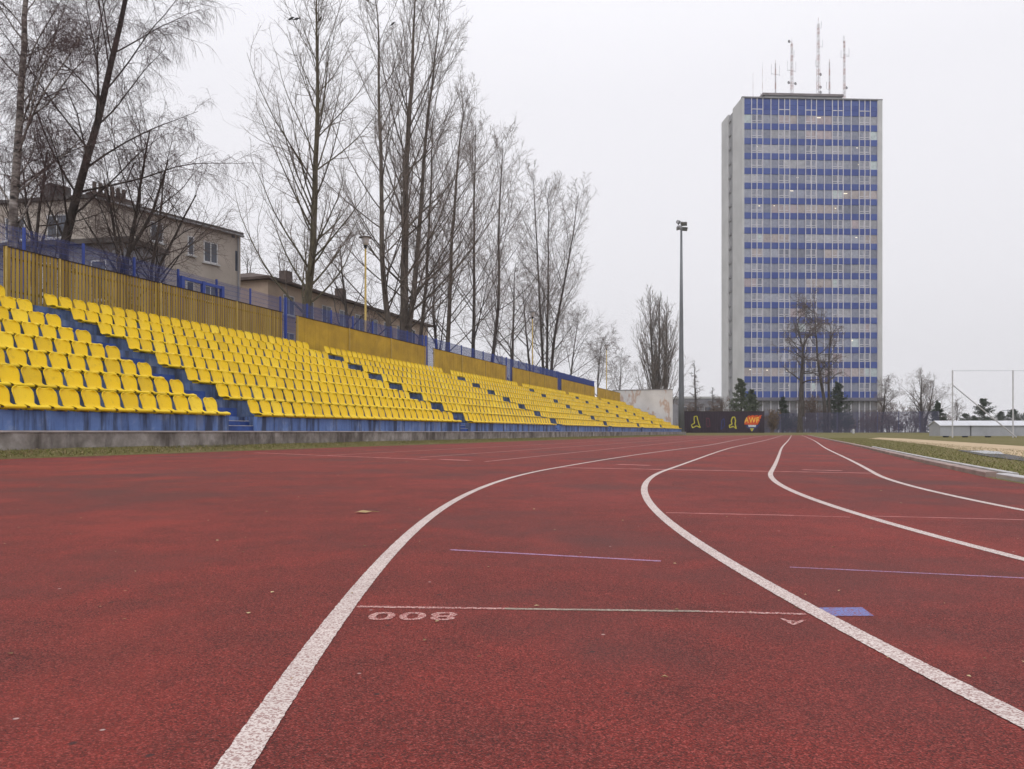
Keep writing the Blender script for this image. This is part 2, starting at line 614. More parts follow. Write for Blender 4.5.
def ribbon(name, pts, w, mat, z, jag=0.0):
    """a painted line: a thin sheet following pts with slightly uneven edges"""
    mb = MB()
    vs = []
    n = len(pts)
    rr = random.Random(len(pts) * 7 + int(w * 1000))
    for i, p in enumerate(pts):
        d = (pts[min(i + 1, n - 1)] - pts[max(i - 1, 0)])
        d.z = 0
        d.normalize()
        s = Vector((-d.y, d.x, 0))
        for sg in (-1, 1):
            q = p + s * sg * (w / 2 + rr.uniform(-jag, jag))
            vs.append((q.x, q.y, z))
    mb.add(vs, [(2 * i, 2 * i + 2, 2 * i + 3, 2 * i + 1) for i in range(n - 1)])
    # faces must look up
    o = mb.build(name, mat)
    me = o.data
    if me.polygons[0].normal.z < 0:
        me.flip_normals()
    return struct(o)


def dens(a, b, st):
    n = max(2, int((b - a).length / st))
    return [a.lerp(b, i / n) for i in range(n + 1)]


for k, t0 in (('A', -14), ('B', -20), ('C', -25), ('D', -28)):
    t = t0
    tt = []
    while t < T_END - 0.5:
        tt.append(t)
        t += 0.012 if -10.5 < t < -4 else (0.04 if -4 <= t < 3 else (0.3 if t < 30 else 1.2))
    ribbon('lane_line', [line_pt(k, q) for q in tt], 0.052, M['line'], 0.0056, 0.0011)
# lanes that only exist on the straight
for (x0, y0, vp, mm) in ((485, 461.6, 776, 'line_worn'), (420, 457.4, 779, 'line_worn'), (316, 456.0, 782, 'line_worn')):
    p0 = gp(x0, y0)
    d = Vector(((vp - 512) / F, 1, 0)).normalized()
    ln = 78 if mm == 'line_worn' else 40
    ribbon('lane_line', dens(p0, p0 + d * ln, 0.8), 0.055, M[mm], 0.0055, 0.003)
# cross lines
ribbon('start_line', dens(gp(357, 606.5), gp(505, 608.6), 0.008), 0.020, M['line_worn'], 0.0052, 0.0022)
ribbon('start_line', dens(gp(505, 608.6), gp(700, 611.2), 0.008), 0.019, M['line_green'], 0.0052, 0.0015)
ribbon('start_line', dens(gp(700, 611.2), gp(806, 614.0), 0.008), 0.018, M['line_worn'], 0.0052, 0.0015)
ribbon('violet_mark', dens(gp(450, 549.6), gp(661, 561), 0.012), 0.023, M['line_violet'], 0.0050, 0.002)
ribbon('violet_mark', dens(gp(790, 567), gp(1060, 579.5), 0.03), 0.015, M['line_violet'], 0.0050, 0.002)
ribbon('faint_mark', dens(gp(666, 512.6), gp(794, 515.4), 0.05), 0.035, M['line_faint'], 0.0050, 0.008)
ribbon('faint_mark', dens(gp(794, 515.4), gp(850, 517.0), 0.05), 0.02, M['line_faint'], 0.0050, 0.006)
ribbon('faint_mark', dens(gp(872, 516.0), gp(1060, 520.5), 0.05), 0.03, M['line_faint'], 0.0050, 0.006)
ribbon('faint_mark', dens(gp(560, 467.6), gp(880, 473.2), 0.1), 0.10, M['line_faint'], 0.0050, 0.03)
ribbon('faint_mark', dens(gp(440, 459.2), gp(470, 460.6), 0.1), 0.16, M['line_faint'], 0.0050, 0.03)
ribbon('faint_mark', dens(gp(255, 452.6), gp(430, 459.6), 0.1), 0.10, M['line_faint'], 0.0047, 0.03)
ribbon('faint_mark', dens(gp(618, 464.2), gp(650, 465.4), 0.1), 0.14, M['line_faint'], 0.0048, 0.03)
ribbon('faint_mark', dens(gp(802, 469.6), gp(842, 470.6), 0.1), 0.13, M['line_faint'], 0.0048, 0.03)
# blue paint patch beside lane line
mb = MB()
mb.add([(*gp(814, 607.6).to_2d(), 0.0051), (*gp(862, 607.2).to_2d(), 0.0051), (*gp(874, 615.8).to_2d(), 0.0051), (*gp(824, 616.0).to_2d(), 0.0051)], [(0, 3, 2, 1)])
struct(mb.build('blue_paint_patch', M['line_blue']))


def text_mesh(name, body, size, mat, loc, rz, off=0.0, xs=1.0, parent=None, depth=0.0, rot=None):
    cu = bpy.data.curves.new(name, 'FONT')
    cu.body = body
    cu.size = size
    cu.offset = off
    cu.extrude = depth
    cu.align_x = 'CENTER'
    cu.align_y = 'CENTER'
    cu.space_character = 1.12
    ob = bpy.data.objects.new(name, cu)
    COL.objects.link(ob)
    dg = bpy.context.evaluated_depsgraph_get()
    me = bpy.data.meshes.new_from_object(ob.evaluated_get(dg))
    bpy.data.objects.remove(ob)
    o = bpy.data.objects.new(name, me)
    me.materials.clear()
    me.materials.append(mat)
    COL.objects.link(o)
    o.location = loc
    o.rotation_euler = rot or (0, 0, rz)
    o.scale = (xs, 1, 1)
    if parent:
        o.parent = parent
    return o


c = gp(413, 615.6)
o = text_mesh('lane_number', '800', 0.120, M['line_worn'], (c.x, c.y, 0.0052), math.pi - 0.012, 0.0025, 1.16)
struct(o)
c = gp(793, 621.6)
o = text_mesh('lane_letter', 'A', 0.088, M['line_worn'], (c.x, c.y, 0.0052), math.pi - 0.336, 0.0012, 1.0)
struct(o)

# infield kerb rails along the track edge
def rail(name, label, t0, t1, dr, w, h, mat, z0=0.0):
    mb = MB()
    tt = trange(t0, t1, 0.5)
    vs = []
    for t in tt:
        for dd, zz in ((0, z0), (0, z0 + h * 0.85), (0.012, z0 + h), (w - 0.012, z0 + h), (w, z0 + h * 0.85), (w, z0)):
            q = line_pt('K', t, -dr - dd)
            vs.append((q.x, q.y, zz))
    fs = []
    for i in range(len(tt) - 1):
        for j in range(5):
            fs.append((i * 6 + j, i * 6 + j + 1, (i + 1) * 6 + j + 1, (i + 1) * 6 + j))
    fs += [tuple(range(5, -1, -1)), tuple((len(tt) - 1) * 6 + j for j in range(6))]
    mb.add(vs, fs)
    o = mb.build(name, mat)
    return tag(o, label, 'kerb')


# where pixel column 983 meets the kerb line
def t_of_x(xp):
    best = min((abs(512 + F * line_pt('K', t).x / line_pt('K', t).y - xp), t) for t in np.arange(-3, 40, 0.05) if line_pt('K', t).y > 1)
    return best[1]


tk = t_of_x(983)
rail('kerb_rail', 'brownish raised kerb board ending short of the pale one along the infield', tk, T_END - 2, 0.02, 0.12, 0.055, M['rail_brown'])
rail('kerb_rail', 'pale aluminium kerb rail nearest the camera at the infield edge', -14, tk - 0.15, 0.08, 0.12, 0.05, M['alu'])
rail('kerb_rail', 'thin pale metal edging behind the brown kerb board beside the grass', tk - 0.1, tk + 16, 0.24, 0.06, 0.055, M['alu'])

# tan path, grey mat on the infield
def ground_poly(name, pix, mat, z):
    mb = MB()
    pts = [gp(x, y) for x, y in pix]
    mb.add([(p.x, p.y, z) for p in pts], [tuple(range(len(pts)))])
    o = mb.build(name, mat)
    if o.data.polygons[0].normal.z < 0:
        o.data.flip_normals()
    return struct(o)


ground_poly('sand_path', [(868, 438.5), (895, 441.0), (930, 444.8), (958, 449.3), (1024, 458.5), (1200, 480), (1300, 462), (1150, 450.5), (1024, 446.2), (960, 442.0), (905, 438.6), (880, 437.6)], M['sand'], 0.005)
ground_poly('rubber_mat', [(957, 450.4), (985, 456.2), (1024, 461.2), (1100, 470), (1100, 465.5), (1024, 457.0), (1000, 453.3), (985, 450.6)], M['rubber'], 0.010)
ground_poly('pale_slab', [(968, 451.4), (985, 454.0), (1004, 454.6), (1000, 452.0), (985, 450.8)], M['nosing'], 0.015)

# earth strip rising from the track to the stand, grass on it
mb = MB()
n = 140
vs = []
rr = random.Random(3)
for i in range(n + 1):
    s = -20 + i * 0.95
    vs += [S(s, D_EDGE - 0.03 + rr.uniform(-0.04, 0.04), 0.0065), S(s, D_EDGE + 0.28, 0.05 + rr.uniform(-0.015, 0.02)), S(s, 13.33, 0.135 + rr.uniform(-0.03, 0.03)), S(s, 13.8, 0.14)]
mb.add(vs, [(i * 4 + j, i * 4 + j + 1, (i + 1) * 4 + j + 1, (i + 1) * 4 + j) for i in range(n) for j in range(3)])
o = mb.build('grass_verge', M['grass'])
if o.data.polygons[0].normal.z < 0:
    o.data.flip_normals()
struct(o)


def blades(name, pts, h0, h1, w, mat, label, lean=0.5, seed=1):
    rs = np.random.RandomState(seed)
    n = len(pts)
    P = np.array(pts, float)
    h = rs.uniform(h0, h1, n)
    a = rs.uniform(0, 2 * np.pi, n)
    dx, dy = np.cos(a) * w * 0.5, np.sin(a) * w * 0.5
    la = rs.uniform(0, 2 * np.pi, n)
    lx, ly = np.cos(la) * lean * h, np.sin(la) * lean * h
    V = np.empty((n, 3, 3))
    V[:, 0] = P + np.stack([dx, dy, np.zeros(n)], 1)
    V[:, 1] = P - np.stack([dx, dy, np.zeros(n)], 1)
    V[:, 2] = P + np.stack([lx, ly, h], 1)
    return fast_mesh(name, V.reshape(-1, 3), np.arange(3 * n).reshape(-1, 3), mat)


def fast_mesh(name, V, Fc, mat, parent=None, smooth=False):
    me = bpy.data.meshes.new(name)
    k = Fc.shape[1]
    me.vertices.add(len(V))
    me.vertices.foreach_set('co', np.ascontiguousarray(V, dtype=np.float32).ravel())
    me.loops.add(Fc.size)
    me.loops.foreach_set('vertex_index', np.ascontiguousarray(Fc, dtype=np.int32).ravel())
    me.polygons.add(len(Fc))
    me.polygons.foreach_set('loop_start', np.arange(0, Fc.size, k, dtype=np.int32))
    if smooth:
        me.polygons.foreach_set('use_smooth', np.ones(len(Fc), dtype=bool))
    me.update(calc_edges=True)
    me.materials.append(mat)
    o = bpy.data.objects.new(name, me)
    COL.objects.link(o)
    if parent:
        o.parent = parent
    return o


rr = random.Random(5)
pts = []
for i in range(26000):
    s = 8 + 100 * rr.random() ** 1.6
    d = D_EDGE + 0.72 * rr.random() ** 0.8
    q = S(s, d)
    pts.append((q.x, q.y, 0.02 + max(0, (d - D_EDGE) * 0.16)))
o = blades('grass_tufts', pts, 0.015, 0.06, 0.016, M['blade'], '', 0.9, 2)
tag(o, 'short winter grass along the foot of the concrete kerb', 'grass', kind='stuff')
pts = []
for i in range(26000):
    t = -4 + 60 * rr.random() ** 1.7
    q = line_pt('K', t, -0.32 - 3.2 * rr.random() ** 1.2)
    pts.append((q.x, q.y, 0.0))
o = blades('grass_tufts', pts, 0.012, 0.04, 0.012, M['blade'], '', 0.9, 3)
tag(o, 'short winter grass of the infield beside the kerb rails', 'grass', kind='stuff')

# fallen leaves
rs = np.random.RandomState(9)
lv = []
for i in range(700):
    s = 9 + 60 * rs.rand() ** 1.5
    d = D_EDGE + 0.05 + 0.6 * rs.rand()
    q = S(s, d)
    lv.append((q.x, q.y, 0.06 + (d - D_EDGE) * 0.17, rs.uniform(0.012, 0.03)))
for i in range(260):
    y = 1.5 + 14 * rs.rand() ** 1.3
    x = (rs.rand() * 1.3 - 0.65) * y
    if (Vector((x, y, 0)) - Vector((CX, CY, 0))).length > 18:
        lv.append((x, y, 0.008, rs.uniform(0.0025, 0.0075) * (1 + 0.06 * y)))
V, Fq = [], []
for (x, y, z, r) in lv:
    a = rs.uniform(0, 6.28)
    e = rs.uniform(0.4, 0.8)
    b = len(V)
    for j, (cx_, cy_) in enumerate(((-1, 0), (0, -e), (1, 0), (0, e))):
        V.append((x + r * (cx_ * math.cos(a) - cy_ * math.sin(a)), y + r * (cx_ * math.sin(a) + cy_ * math.cos(a)), z + (rs.uniform(0, 0.4) * r if j % 2 else 0)))
    Fq.append((b, b + 1, b + 2, b + 3))
o = fast_mesh('leaf_litter', np.array(V), np.array(Fq), M['leaf'])
tag(o, 'scattered dry leaf scraps on the track and its grassy edge', 'leaf litter', kind='stuff')
mb = MB()
c = gp(363, 513.0)
mb.add([(-0.05, 0, 0), (-0.025, -0.022, 0.006), (0.02, -0.026, 0.002), (0.055, -0.004, 0.008), (0.02, 0.022, 0.004), (-0.02, 0.02, 0.009), (0.0, 0, 0.014)], [(0, 1, 6), (1, 2, 6), (2, 3, 6), (3, 4, 6), (4, 5, 6), (5, 0, 6)])
mb.tube([(0.05, -0.004, 0.008), (0.09, 0.004, 0.004)], 0.0022, 5)
o = mb.build('fallen_leaf', M['leaf'])
o.location = (c.x, c.y, 0.008)
tag(o, 'curled tan leaf lying alone on the red track left of the lane line', 'leaf')

# ------------------------------------------------------------------ grandstand
TR, RS, NR = 1.05, 0.475, 8
D0, Z0 = 13.55, 0.885
AISLE0, APER, AHW = 17.75, 15.6, 0.58
AIS = [AISLE0 + APER * k for k in range(6)]
SEND = 113.2
stand = thing('grandstand', 'long blue concrete terrace of eight tiers beside the running track', 'grandstand', (0, 0, 0), RZ)
# local axes: x = s, y = d
spans = []
a = -12.0
for c in AIS:
    spans.append((a, c - AHW))
    a = c + AHW
spans.append((a, SEND))
mb = MB()
fw = MB()
for k in range(NR):
    y0 = D0 + TR * k
    zt = Z0 + RS * k
    zb = 0.40 if k == 0 else zt - RS - 0.05
    if k == 0:
        for (a, b) in spans:
            fw.box(a, b, y0, y0 + TR + 0.002, 0.40, zt)
        for c in AIS:
            fw.box(c - AHW, c + AHW, y0 + 0.42, y0 + TR, 0.40, zt)
    else:
        mb.box(-12.0, SEND, y0, y0 + TR + (0.002 if k < NR - 1 else 0.4), zb, zt)
mb.build('tiers', M['tier'], stand)
fw.build('front_wall', M['blue_concrete'], stand)
for c in AIS:
    st = MB()
    nz = MB()
    st.box(c - AHW + 0.003, c + AHW - 0.003, D0 + 0.12, D0 + 0.25, 0.44, 0.63)
    st.box(c - AHW + 0.003, c + AHW - 0.003, D0 + 0.25, D0 + 0.418, 0.44, 0.76)
    nz.box(c - AHW + 0.004, c + AHW - 0.004, D0 + 0.112, D0 + 0.18, 0.63, 0.645)
    nz.box(c - AHW + 0.004, c + AHW - 0.004, D0 + 0.242, D0 + 0.31, 0.76, 0.775)
    for k in range(1, NR):
        y0 = D0 + TR * k
        zt = Z0 + RS * k
        st.box(c - AHW * 0.75, c + AHW, y0 - 0.40, y0 - 0.003, zt - RS + 0.003, zt - RS / 2)
    s_ = st.build('aisle_steps', M['blue_step'], stand)
    nz.build('step_nosing', M['nosing'], s_)
mb = MB()
mb.box(-12, SEND + 4.0, 13.36, 13.62, 0.02, 0.465)
mb.build('kerb_wall', M['kerb'], stand)
mb = MB()
mb.box(-12, SEND + 4.0, 13.335, 13.66, 0.465, 0.499)
mb.build('kerb_capping', M['kerb_top'], stand)
# end cheek under the tiers
mb = MB()
prof = [(D0 + 0.05, 0.3)] + [q for k in range(NR) for q in ((D0 + 0.05 + TR * k, Z0 + RS * k - 0.05), (D0 + 0.05 + TR * (k + 1), Z0 + RS * k - 0.05))] + [(D0 + TR * NR, 0.3)]
m_ = len(prof)
vs = [(SEND - 0.3, y, z) for y, z in prof] + [(SEND - 0.02, y, z) for y, z in prof]
mb.add(vs, [tuple(range(m_)), tuple(range(2 * m_ - 1, m_ - 1, -1))] + [(i, i + m_, (i + 1) % m_ + m_, (i + 1) % m_) for i in range(m_)])
mb.build('end_wall', M['blue_concrete'], stand)

# the seat
def seat_geo(low=False):
    prof = [(0.035, 0.012, 0.215), (0.004, 0.03, 0.224), (0.0, 0.062, 0.228), (0.03, 0.086, 0.229), (0.13, 0.080, 0.231), (0.25, 0.070, 0.228), (0.34, 0.074, 0.216), (0.398, 0.110, 0.206), (0.434, 0.180, 0.206), (0.470, 0.275, 0.222), (0.502, 0.362, 0.229), (0.522, 0.412, 0.214), (0.536, 0.448, 0.174), (0.543, 0.468, 0.105)]
    cols = [-1, -0.85, -0.5, 0, 0.5, 0.85, 1]
    if low:
        prof = [prof[i] for i in (0, 2, 3, 5, 7, 8, 10, 12, 13)]
        cols = [-1, -0.5, 0.5, 1]
    vs = []
    for i, (y, z, w) in enumerate(prof):
        back = z > 0.15
        for c in cols:
            e = abs(c) ** 3
            yy, zz = y, z
            if back:
                yy -= 0.045 * e * min(1, (z - 0.05) * 5)
            elif y > 0.06:
                zz += 0.035 * e
                yy -= 0.0
            vs.append((c * w, yy, zz))
    nc = len(cols)
    fs = [(i * nc + j, i * nc + j + 1, (i + 1) * nc + j + 1, (i + 1) * nc + j) for i in range(len(prof) - 1) for j in range(nc - 1)]
    return vs, fs


def seat_mesh():
    vs, fs = seat_geo()
    bm = bmesh.new()
    bv = [bm.verts.new(v) for v in vs]
    for f in fs:
        bm.faces.new([bv[i] for i in f])
    bm.normal_update()
    bmesh.ops.solidify(bm, geom=bm.faces[:], thickness=0.014)
    # mounting foot under the pan
    for sx in (-0.12, 0.12):
        r = bmesh.ops.create_cube(bm, size=1.0)
        for v in r['verts']:
            v.co = Vector((sx + v.co.x * 0.05, 0.2 + v.co.y * 0.22, 0.024 + v.co.z * 0.05))
    me = bpy.data.meshes.new('stadium_seat')
    bm.to_mesh(me)
    bm.free()
    me.polygons.foreach_set('use_smooth', [True] * len(me.polygons))
    me.materials.append(M['seat'])
    return me


ORD = 'first second third fourth fifth sixth seventh eighth ninth tenth eleventh twelfth thirteenth fourteenth fifteenth sixteenth seventeenth eighteenth nineteenth twentieth twenty-first twenty-second twenty-third twenty-fourth twenty-fifth twenty-sixth twenty-seventh twenty-eighth'.split()
ROWN = ['front row', 'second row', 'third row', 'fourth row', 'fifth row', 'sixth row', 'seventh row', 'back row']
PITCH = 0.53
seats = []
for k in range(NR):
    d = D0 - 0.115 + TR * k
    z = Z0 + RS * k
    for a, c in enumerate(AIS):
        # right of the aisle
        end = AIS[a + 1] - AHW if a + 1 < len(AIS) else SEND - 0.4
        i = 0
        while c + AHW + 0.05 + PITCH * (i + 0.5) + 0.22 < end:
            seats.append((c + AHW + 0.05 + PITCH * (i + 0.5), d, z, k, a, i))
            i += 1
    for i in range(28):
        seats.append((AIS[0] - AHW - 0.03 - PITCH * (i + 0.5), d, z, k, -1, i))
vis = []
for q in seats:
    p = S(q[0], q[1], q[2])
    if p.y < 2:
        continue
    xx = 512 + F * p.x / p.y
    vis.append((p.y if -14 < xx < 1030 else 1e6 + p.y, q))
vis.sort(key=lambda t: t[0])
smesh = seat_mesh()
AN = ['nearest', 'second', 'third', 'fourth', 'fifth', 'sixth']
for yy, (s, d, z, k, a, i) in vis[:300]:
    o = bpy.data.objects.new('stadium_seat', smesh)
    COL.objects.link(o)
    o.location = S(s, d, z)
    o.rotation_euler = (R.gauss(0, 0.006), R.gauss(0, 0.006), RZ + R.gauss(0, 0.018))
    side = 'left' if a < 0 else 'right'
    lab = 'yellow plastic seat in the %s, %s seat %s of the %s aisle stairs' % (ROWN[k], ORD[i], side, AN[max(a, 0)])
    tag(o, lab, 'seat', 'yellow seats on the blue terrace')
vs0, fs0 = seat_geo(True)
V0 = np.array(vs0)
F0 = np.array(fs0)
rest = [q for yy, q in vis[300:]]
VV, FF = [], []
rm = np.array([[uS.x, lS.x], [uS.y, lS.y]])
for j, (s, d, z, k, a, i) in enumerate(rest):
    v = V0.copy()
    ang = R.gauss(0, 0.015)
    x = v[:, 0] * math.cos(ang) - v[:, 1] * math.sin(ang) + s
    y = v[:, 0] * math.sin(ang) + v[:, 1] * math.cos(ang) + d
    w = np.stack([rm[0, 0] * x + rm[0, 1] * y, rm[1, 0] * x + rm[1, 1] * y, v[:, 2] + z], 1)
    FF.append(F0 + j * len(V0))
    VV.append(w)
o = fast_mesh('stadium_seats', np.concatenate(VV), np.concatenate(FF), M['seats'], None, True)
tag(o, 'far rows of yellow plastic seats on the blue terrace', 'seats', kind='stuff')

# ------------------------------------------------------------------ fences on top of the stand
FD, FZ0, FZ1 = 22.1, 4.40, 6.06
def s_at(xp, d):
    tx = (xp - 512) / F
    t = math.tan(PS)
    return d * (1 + tx * t) / (t - tx)


secs = [(4, 283), (296.5, 425.5), (433.5, 506), (512.5, 557.5), (561.5, 594.5), (597.5, 620)]
secn = ['nearest slatted ochre board fence with open gaps between its boards', 'second ochre board fence section counting from the nearest slatted one',
        'third ochre board fence section above the seat rows', 'fourth ochre board fence section above the seat rows',
        'fifth ochre board fence section, short in the distance', 'farthest ochre board fence section touching the stained white wall']
fence_sp = []
for i, (xa, xb) in enumerate(secs):
    a, b = s_at(xa, FD), s_at(xb, FD)
    fence_sp.append((a, b))
    f = thing('board_fence', secn[i], 'fence', S(a, FD, FZ0 - 0.2), RZ, 'ochre board fence sections along the stand top')
    L = b - a
    mb = MB()
    pit = 0.135
    n = int(L / pit)
    rr = random.Random(40 + i)
    for j in range(n):
        x = j * pit
        w = 0.088 if i == 0 else 0.131
        mb.box(x, x + w, rr.uniform(-0.004, 0.004), 0.022 + rr.uniform(-0.003, 0.003), 0.2 + rr.uniform(-0.02, 0.01), 0.2 + FZ1 - FZ0 + rr.uniform(-0.012, 0.008))
    mb.build('board_panel', M['board'] if i == 0 else M['board_far'], f)
    mb = MB()
    mb.box(-0.02, L, -0.02, 0.05, 1.83, 1.86)
    mb.build('top_cap', M['cap'], f)
    mb = MB()
    for zz in (0.5, 1.5):
        mb.box(0, L, 0.03, 0.07, zz, zz + 0.06)
    mb.build('back_rail', M['cap'], f)
    npst = max(2, int(L / 4.4))
    for j in range(npst + 1):
        x = 0.02 + (L - 0.1) * (j / npst) if i else (0.02 if j == 0 else min(L - 0.1, 1.9 + (j - 1) * 4.4))
        mb = MB()
        mb.box(x, x + 0.045, -0.06, -0.012, 0.0, 1.84)
        mb.build('post', M['yellow_post'], f)

# blue wire fence behind
BD, BZ0, BZ1 = 23.7, 4.15, 7.15
blue = thing('wire_fence', 'tall blue wire mesh fence running behind the ochre boards', 'fence', S(8, BD, BZ0), RZ)
Lb = 95.0
post_s = [x for x in np.arange((s_at(24, BD) - 8) % 2.36, Lb, 2.36)]
rs = np.random.RandomState(4)
nv = int(Lb / 0.05)
x = np.arange(nv) * 0.05
w = 0.0068
V = []
for (dx, dy) in ((-w, 0), (0, -w), (w, 0), (0, w)):
    V.append(np.stack([x + dx, np.full(nv, dy), np.full(nv, 0.05)], 1))
for (dx, dy) in ((-w, 0), (0, -w), (w, 0), (0, w)):
    V.append(np.stack([x + dx, np.full(nv, dy), np.full(nv, BZ1 - BZ0)], 1))
V = np.stack(V, 1)      # nv,8,3
q = np.array([(0, 1, 5, 4), (1, 2, 6, 5), (2, 3, 7, 6), (3, 0, 4, 7)])
Fq = (np.arange(nv)[:, None, None] * 8 + q[None]).reshape(-1, 4)
V = V.reshape(-1, 3)
hz = np.arange(0.1, BZ1 - BZ0 + 0.01, 0.2)
Vh, Fh = [], []
for j, z in enumerate(hz):
    b = len(V) + j * 8
    r_ = 0.006
    Vh += [(0, -r_, z), (0, 0, z - r_), (0, r_, z), (0, 0, z + r_), (Lb, -r_, z), (Lb, 0, z - r_), (Lb, r_, z), (Lb, 0, z + r_)]
    Fh += [(b, b + 1, b + 5, b + 4), (b + 1, b + 2, b + 6, b + 5), (b + 2, b + 3, b + 7, b + 6), (b + 3, b, b + 4, b + 7)]
fast_mesh('wire_mesh', np.concatenate([V, np.array(Vh)]), np.concatenate([Fq, np.array(Fh)]), M['blue_wire'], blue)
for xx in post_s:
    mb = MB()
    mb.box(xx - 0.032, xx + 0.032, -0.04, 0.04, 0, BZ1 - BZ0 + 0.05)
    mb.build('post', M['blue_steel'], blue)
gate = thing('gate_frame', 'blue steel gate frame with three posts and a top rail', 'gate', S(0, BD - 0.2, BZ0), RZ)
ga, gb, gm = s_at(182, BD - .2), s_at(222, BD - .2), s_at(203, BD - .2)
for xx in (ga, gm, gb):
    mb = MB()
    mb.box(xx - 0.08, xx + 0.08, -0.07, 0.07, 0, 2.75)
    mb.build('post', M['blue_steel'], gate)
mb = MB()
mb.box(ga + 0.09, gb - 0.09, -0.05, 0.05, 2.62, 2.74)
mb.build('top_rail', M['blue_steel'], gate)
# tall blue posts in the gaps between the board sections
for i in range(5):
    a, b = fence_sp[i][1], fence_sp[i + 1][0]
    o = MB().box(-0.05, 0.05, -0.05, 0.05, 0, 2.75).build('blue_post', M['blue_steel'])
    o.location = S((a + b) / 2 + 0.1, 22.4, 4.1)
    o.rotation_euler.z = RZ
    tag(o, 'blue steel post in the %s gap between the ochre fence sections' % ['first and widest', 'second', 'third', 'fourth', 'farthest'][i], 'post', 'blue posts in the fence gaps')

# embankment plateau behind the stand
mb = MB()
vs = []
ss = [-40, 0, 20, 40, 60, 80, 100, 118, 124]
dd = [21.8, 22.3, 24, 30, 45, 90, 300]
rr = random.Random(8)
for s in ss:
    for d in dd:
        z = 4.12 + (rr.uniform(-0.1, 0.15) if d > 22 else 0)
        if s == 124:
            z = 0.1
        vs.append(S(s, d, z))
nd = len(dd)
mb.add(vs, [(i * nd + j, i * nd + j + 1, (i + 1) * nd + j + 1, (i + 1) * nd + j) for i in range(len(ss) - 1) for j in range(nd - 1)])
o = mb.build('embankment', M['soil'])
if o.data.polygons[0].normal.z < 0:
    o.data.flip_normals()
struct(o)

# white wall at the far end
P1 = px(672.5, 389.8, 113.2)
P2 = px(612.5, 387.0, 115.6)
dv = (P2 - P1)
L = dv.to_2d().length
mb = MB()
mb.box(0, L, 0, 0.35, 0, P1.z)
wl = thing('end_wall_screen', 'tall white concrete wall with rusty stains at the stand end', 'wall', (P1.x, P1.y, 0), math.atan2(dv.y, dv.x))
# body runs from right to left seen from the track; thickness goes away from the camera
for i_, v in enumerate(mb.v):
    mb.v[i_] = (v[0], -v[1], v[2])
mb.f = [tuple(reversed(f)) for f in mb.f]
mb.build('wall_panel', M['stained'], wl)
mb = MB()
mb.box(-0.05, L, -0.40, 0.05, P1.z + 0.003, P1.z + 0.12)
mb.build('coping', M['conc_dark'], wl)

# ------------------------------------------------------------------ lamps, mast
def lamp(xp, ytop, d, label):
    s = s_at(xp, d)
    p = S(s, d, 3.9)
    top = CH + (YH - ytop) * p.y / F
    t = thing('street_lamp', label, 'street lamp', p, 0, 'yellow street lamps behind the stand')
    h = top - 3.9
    mb = MB()
    mb.tube([(0, 0, 0), (0, 0, 1.2), (0, 0, h - 0.75)], [0.09, 0.075, 0.055], 10)
    mb.build('pole', M['yellow_post'], t, True)
    mb = MB()
    mb.lathe([(0.06, h - 0.76), (0.10, h - 0.62), (0.13, h - 0.55)], k=14)
    mb.build('collar', M['black'], t, True)
    mb = MB()
    mb.lathe([(0.12, h - 0.55), (0.2, h - 0.35), (0.25, h - 0.12), (0.26, h - 0.08)], k=16)
    mb.build('lamp_bowl', M['lamp_white'], t, True)
    mb = MB()
    mb.lathe([(0.40, h - 0.08), (0.42, h - 0.05), (0.30, h), (0.08, h + 0.03)], k=18)
    mb.build('lamp_cap', M['conc_dark'], t, True)


lamp(365.5, 236.5, 24.5, 'nearest yellow street lamp with a white bowl and flat dark cap')
lamp(532.5, 311.5, 24.5, 'middle yellow street lamp among the tall bare tree trunks')
lamp(606.5, 345.0, 24.5, 'farthest yellow street lamp standing above the end of the board fence')

mp = px(681.3, 430, 117.5)
mast = thing('floodlight_mast', 'very tall grey tapering floodlight mast beyond the end of the stand', 'light mast', (mp.x, mp.y, 0.0))
H = CH + (432 - 228) * 117.5 / F
mb = MB()
mb.tube([(0, 0, 0), (0, 0, 6), (0, 0, H * 0.6), (0, 0, H)], [0.46, 0.40, 0.27, 0.15], 14)
mb.build('pole', M['steel'], mast, True)
mb = MB()
mb.lathe([(0.7, 0.0), (0.7, 0.35), (0.5, 0.42)], k=14)
mb.build('base_plate', M['conc_dark'], mast)
mb = MB()
mb.tube([(-0.5, 0, H + 0.1), (0.5, 0, H + 0.1)], 0.07, 8)
mb.tube([(0, -0.6, H + 0.75), (0, 0.6, H + 0.75)], 0.06, 8)
mb.tube([(0, 0, H - 0.1), (0, 0, H + 0.9)], 0.09, 8)
mb.build('crossarm', M['steel'], mast)
for (x_, y_, z_, az) in ((-0.42, -0.1, H + 0.78, 1.2), (0.40, -0.15, H + 0.58, -0.3), (0.48, 0.0, H - 0.12, 0.2), (-0.3, 0.1, H + 0.02, 2.4)):
    mb = MB()
    mb.add([(-0.42, -0.12, -0.30), (0.42, -0.12, -0.30), (0.42, -0.12, 0.30), (-0.42, -0.12, 0.30), (-0.24, 0.34, -0.18), (0.24, 0.34, -0.18), (0.24, 0.34, 0.18), (-0.24, 0.34, 0.18)],
           [(0, 1, 2, 3), (7, 6, 5, 4), (0, 4, 5, 1), (1, 5, 6, 2), (2, 6, 7, 3), (3, 7, 4, 0)])
    h = mb.build('floodlight', M['conc_dark'], mast, bevel=0.02)
    h.location = (x_, y_, z_)
    h.rotation_euler = (0.6, 0, az)
    g_ = MB().box(-0.37, 0.37, -0.135, -0.123, -0.25, 0.25).build('lens', M['glass_dark'], h)

# ------------------------------------------------------------------ trees
def nrm(a):
    return a / np.maximum(np.linalg.norm(a, axis=-1, keepdims=True), 1e-9)


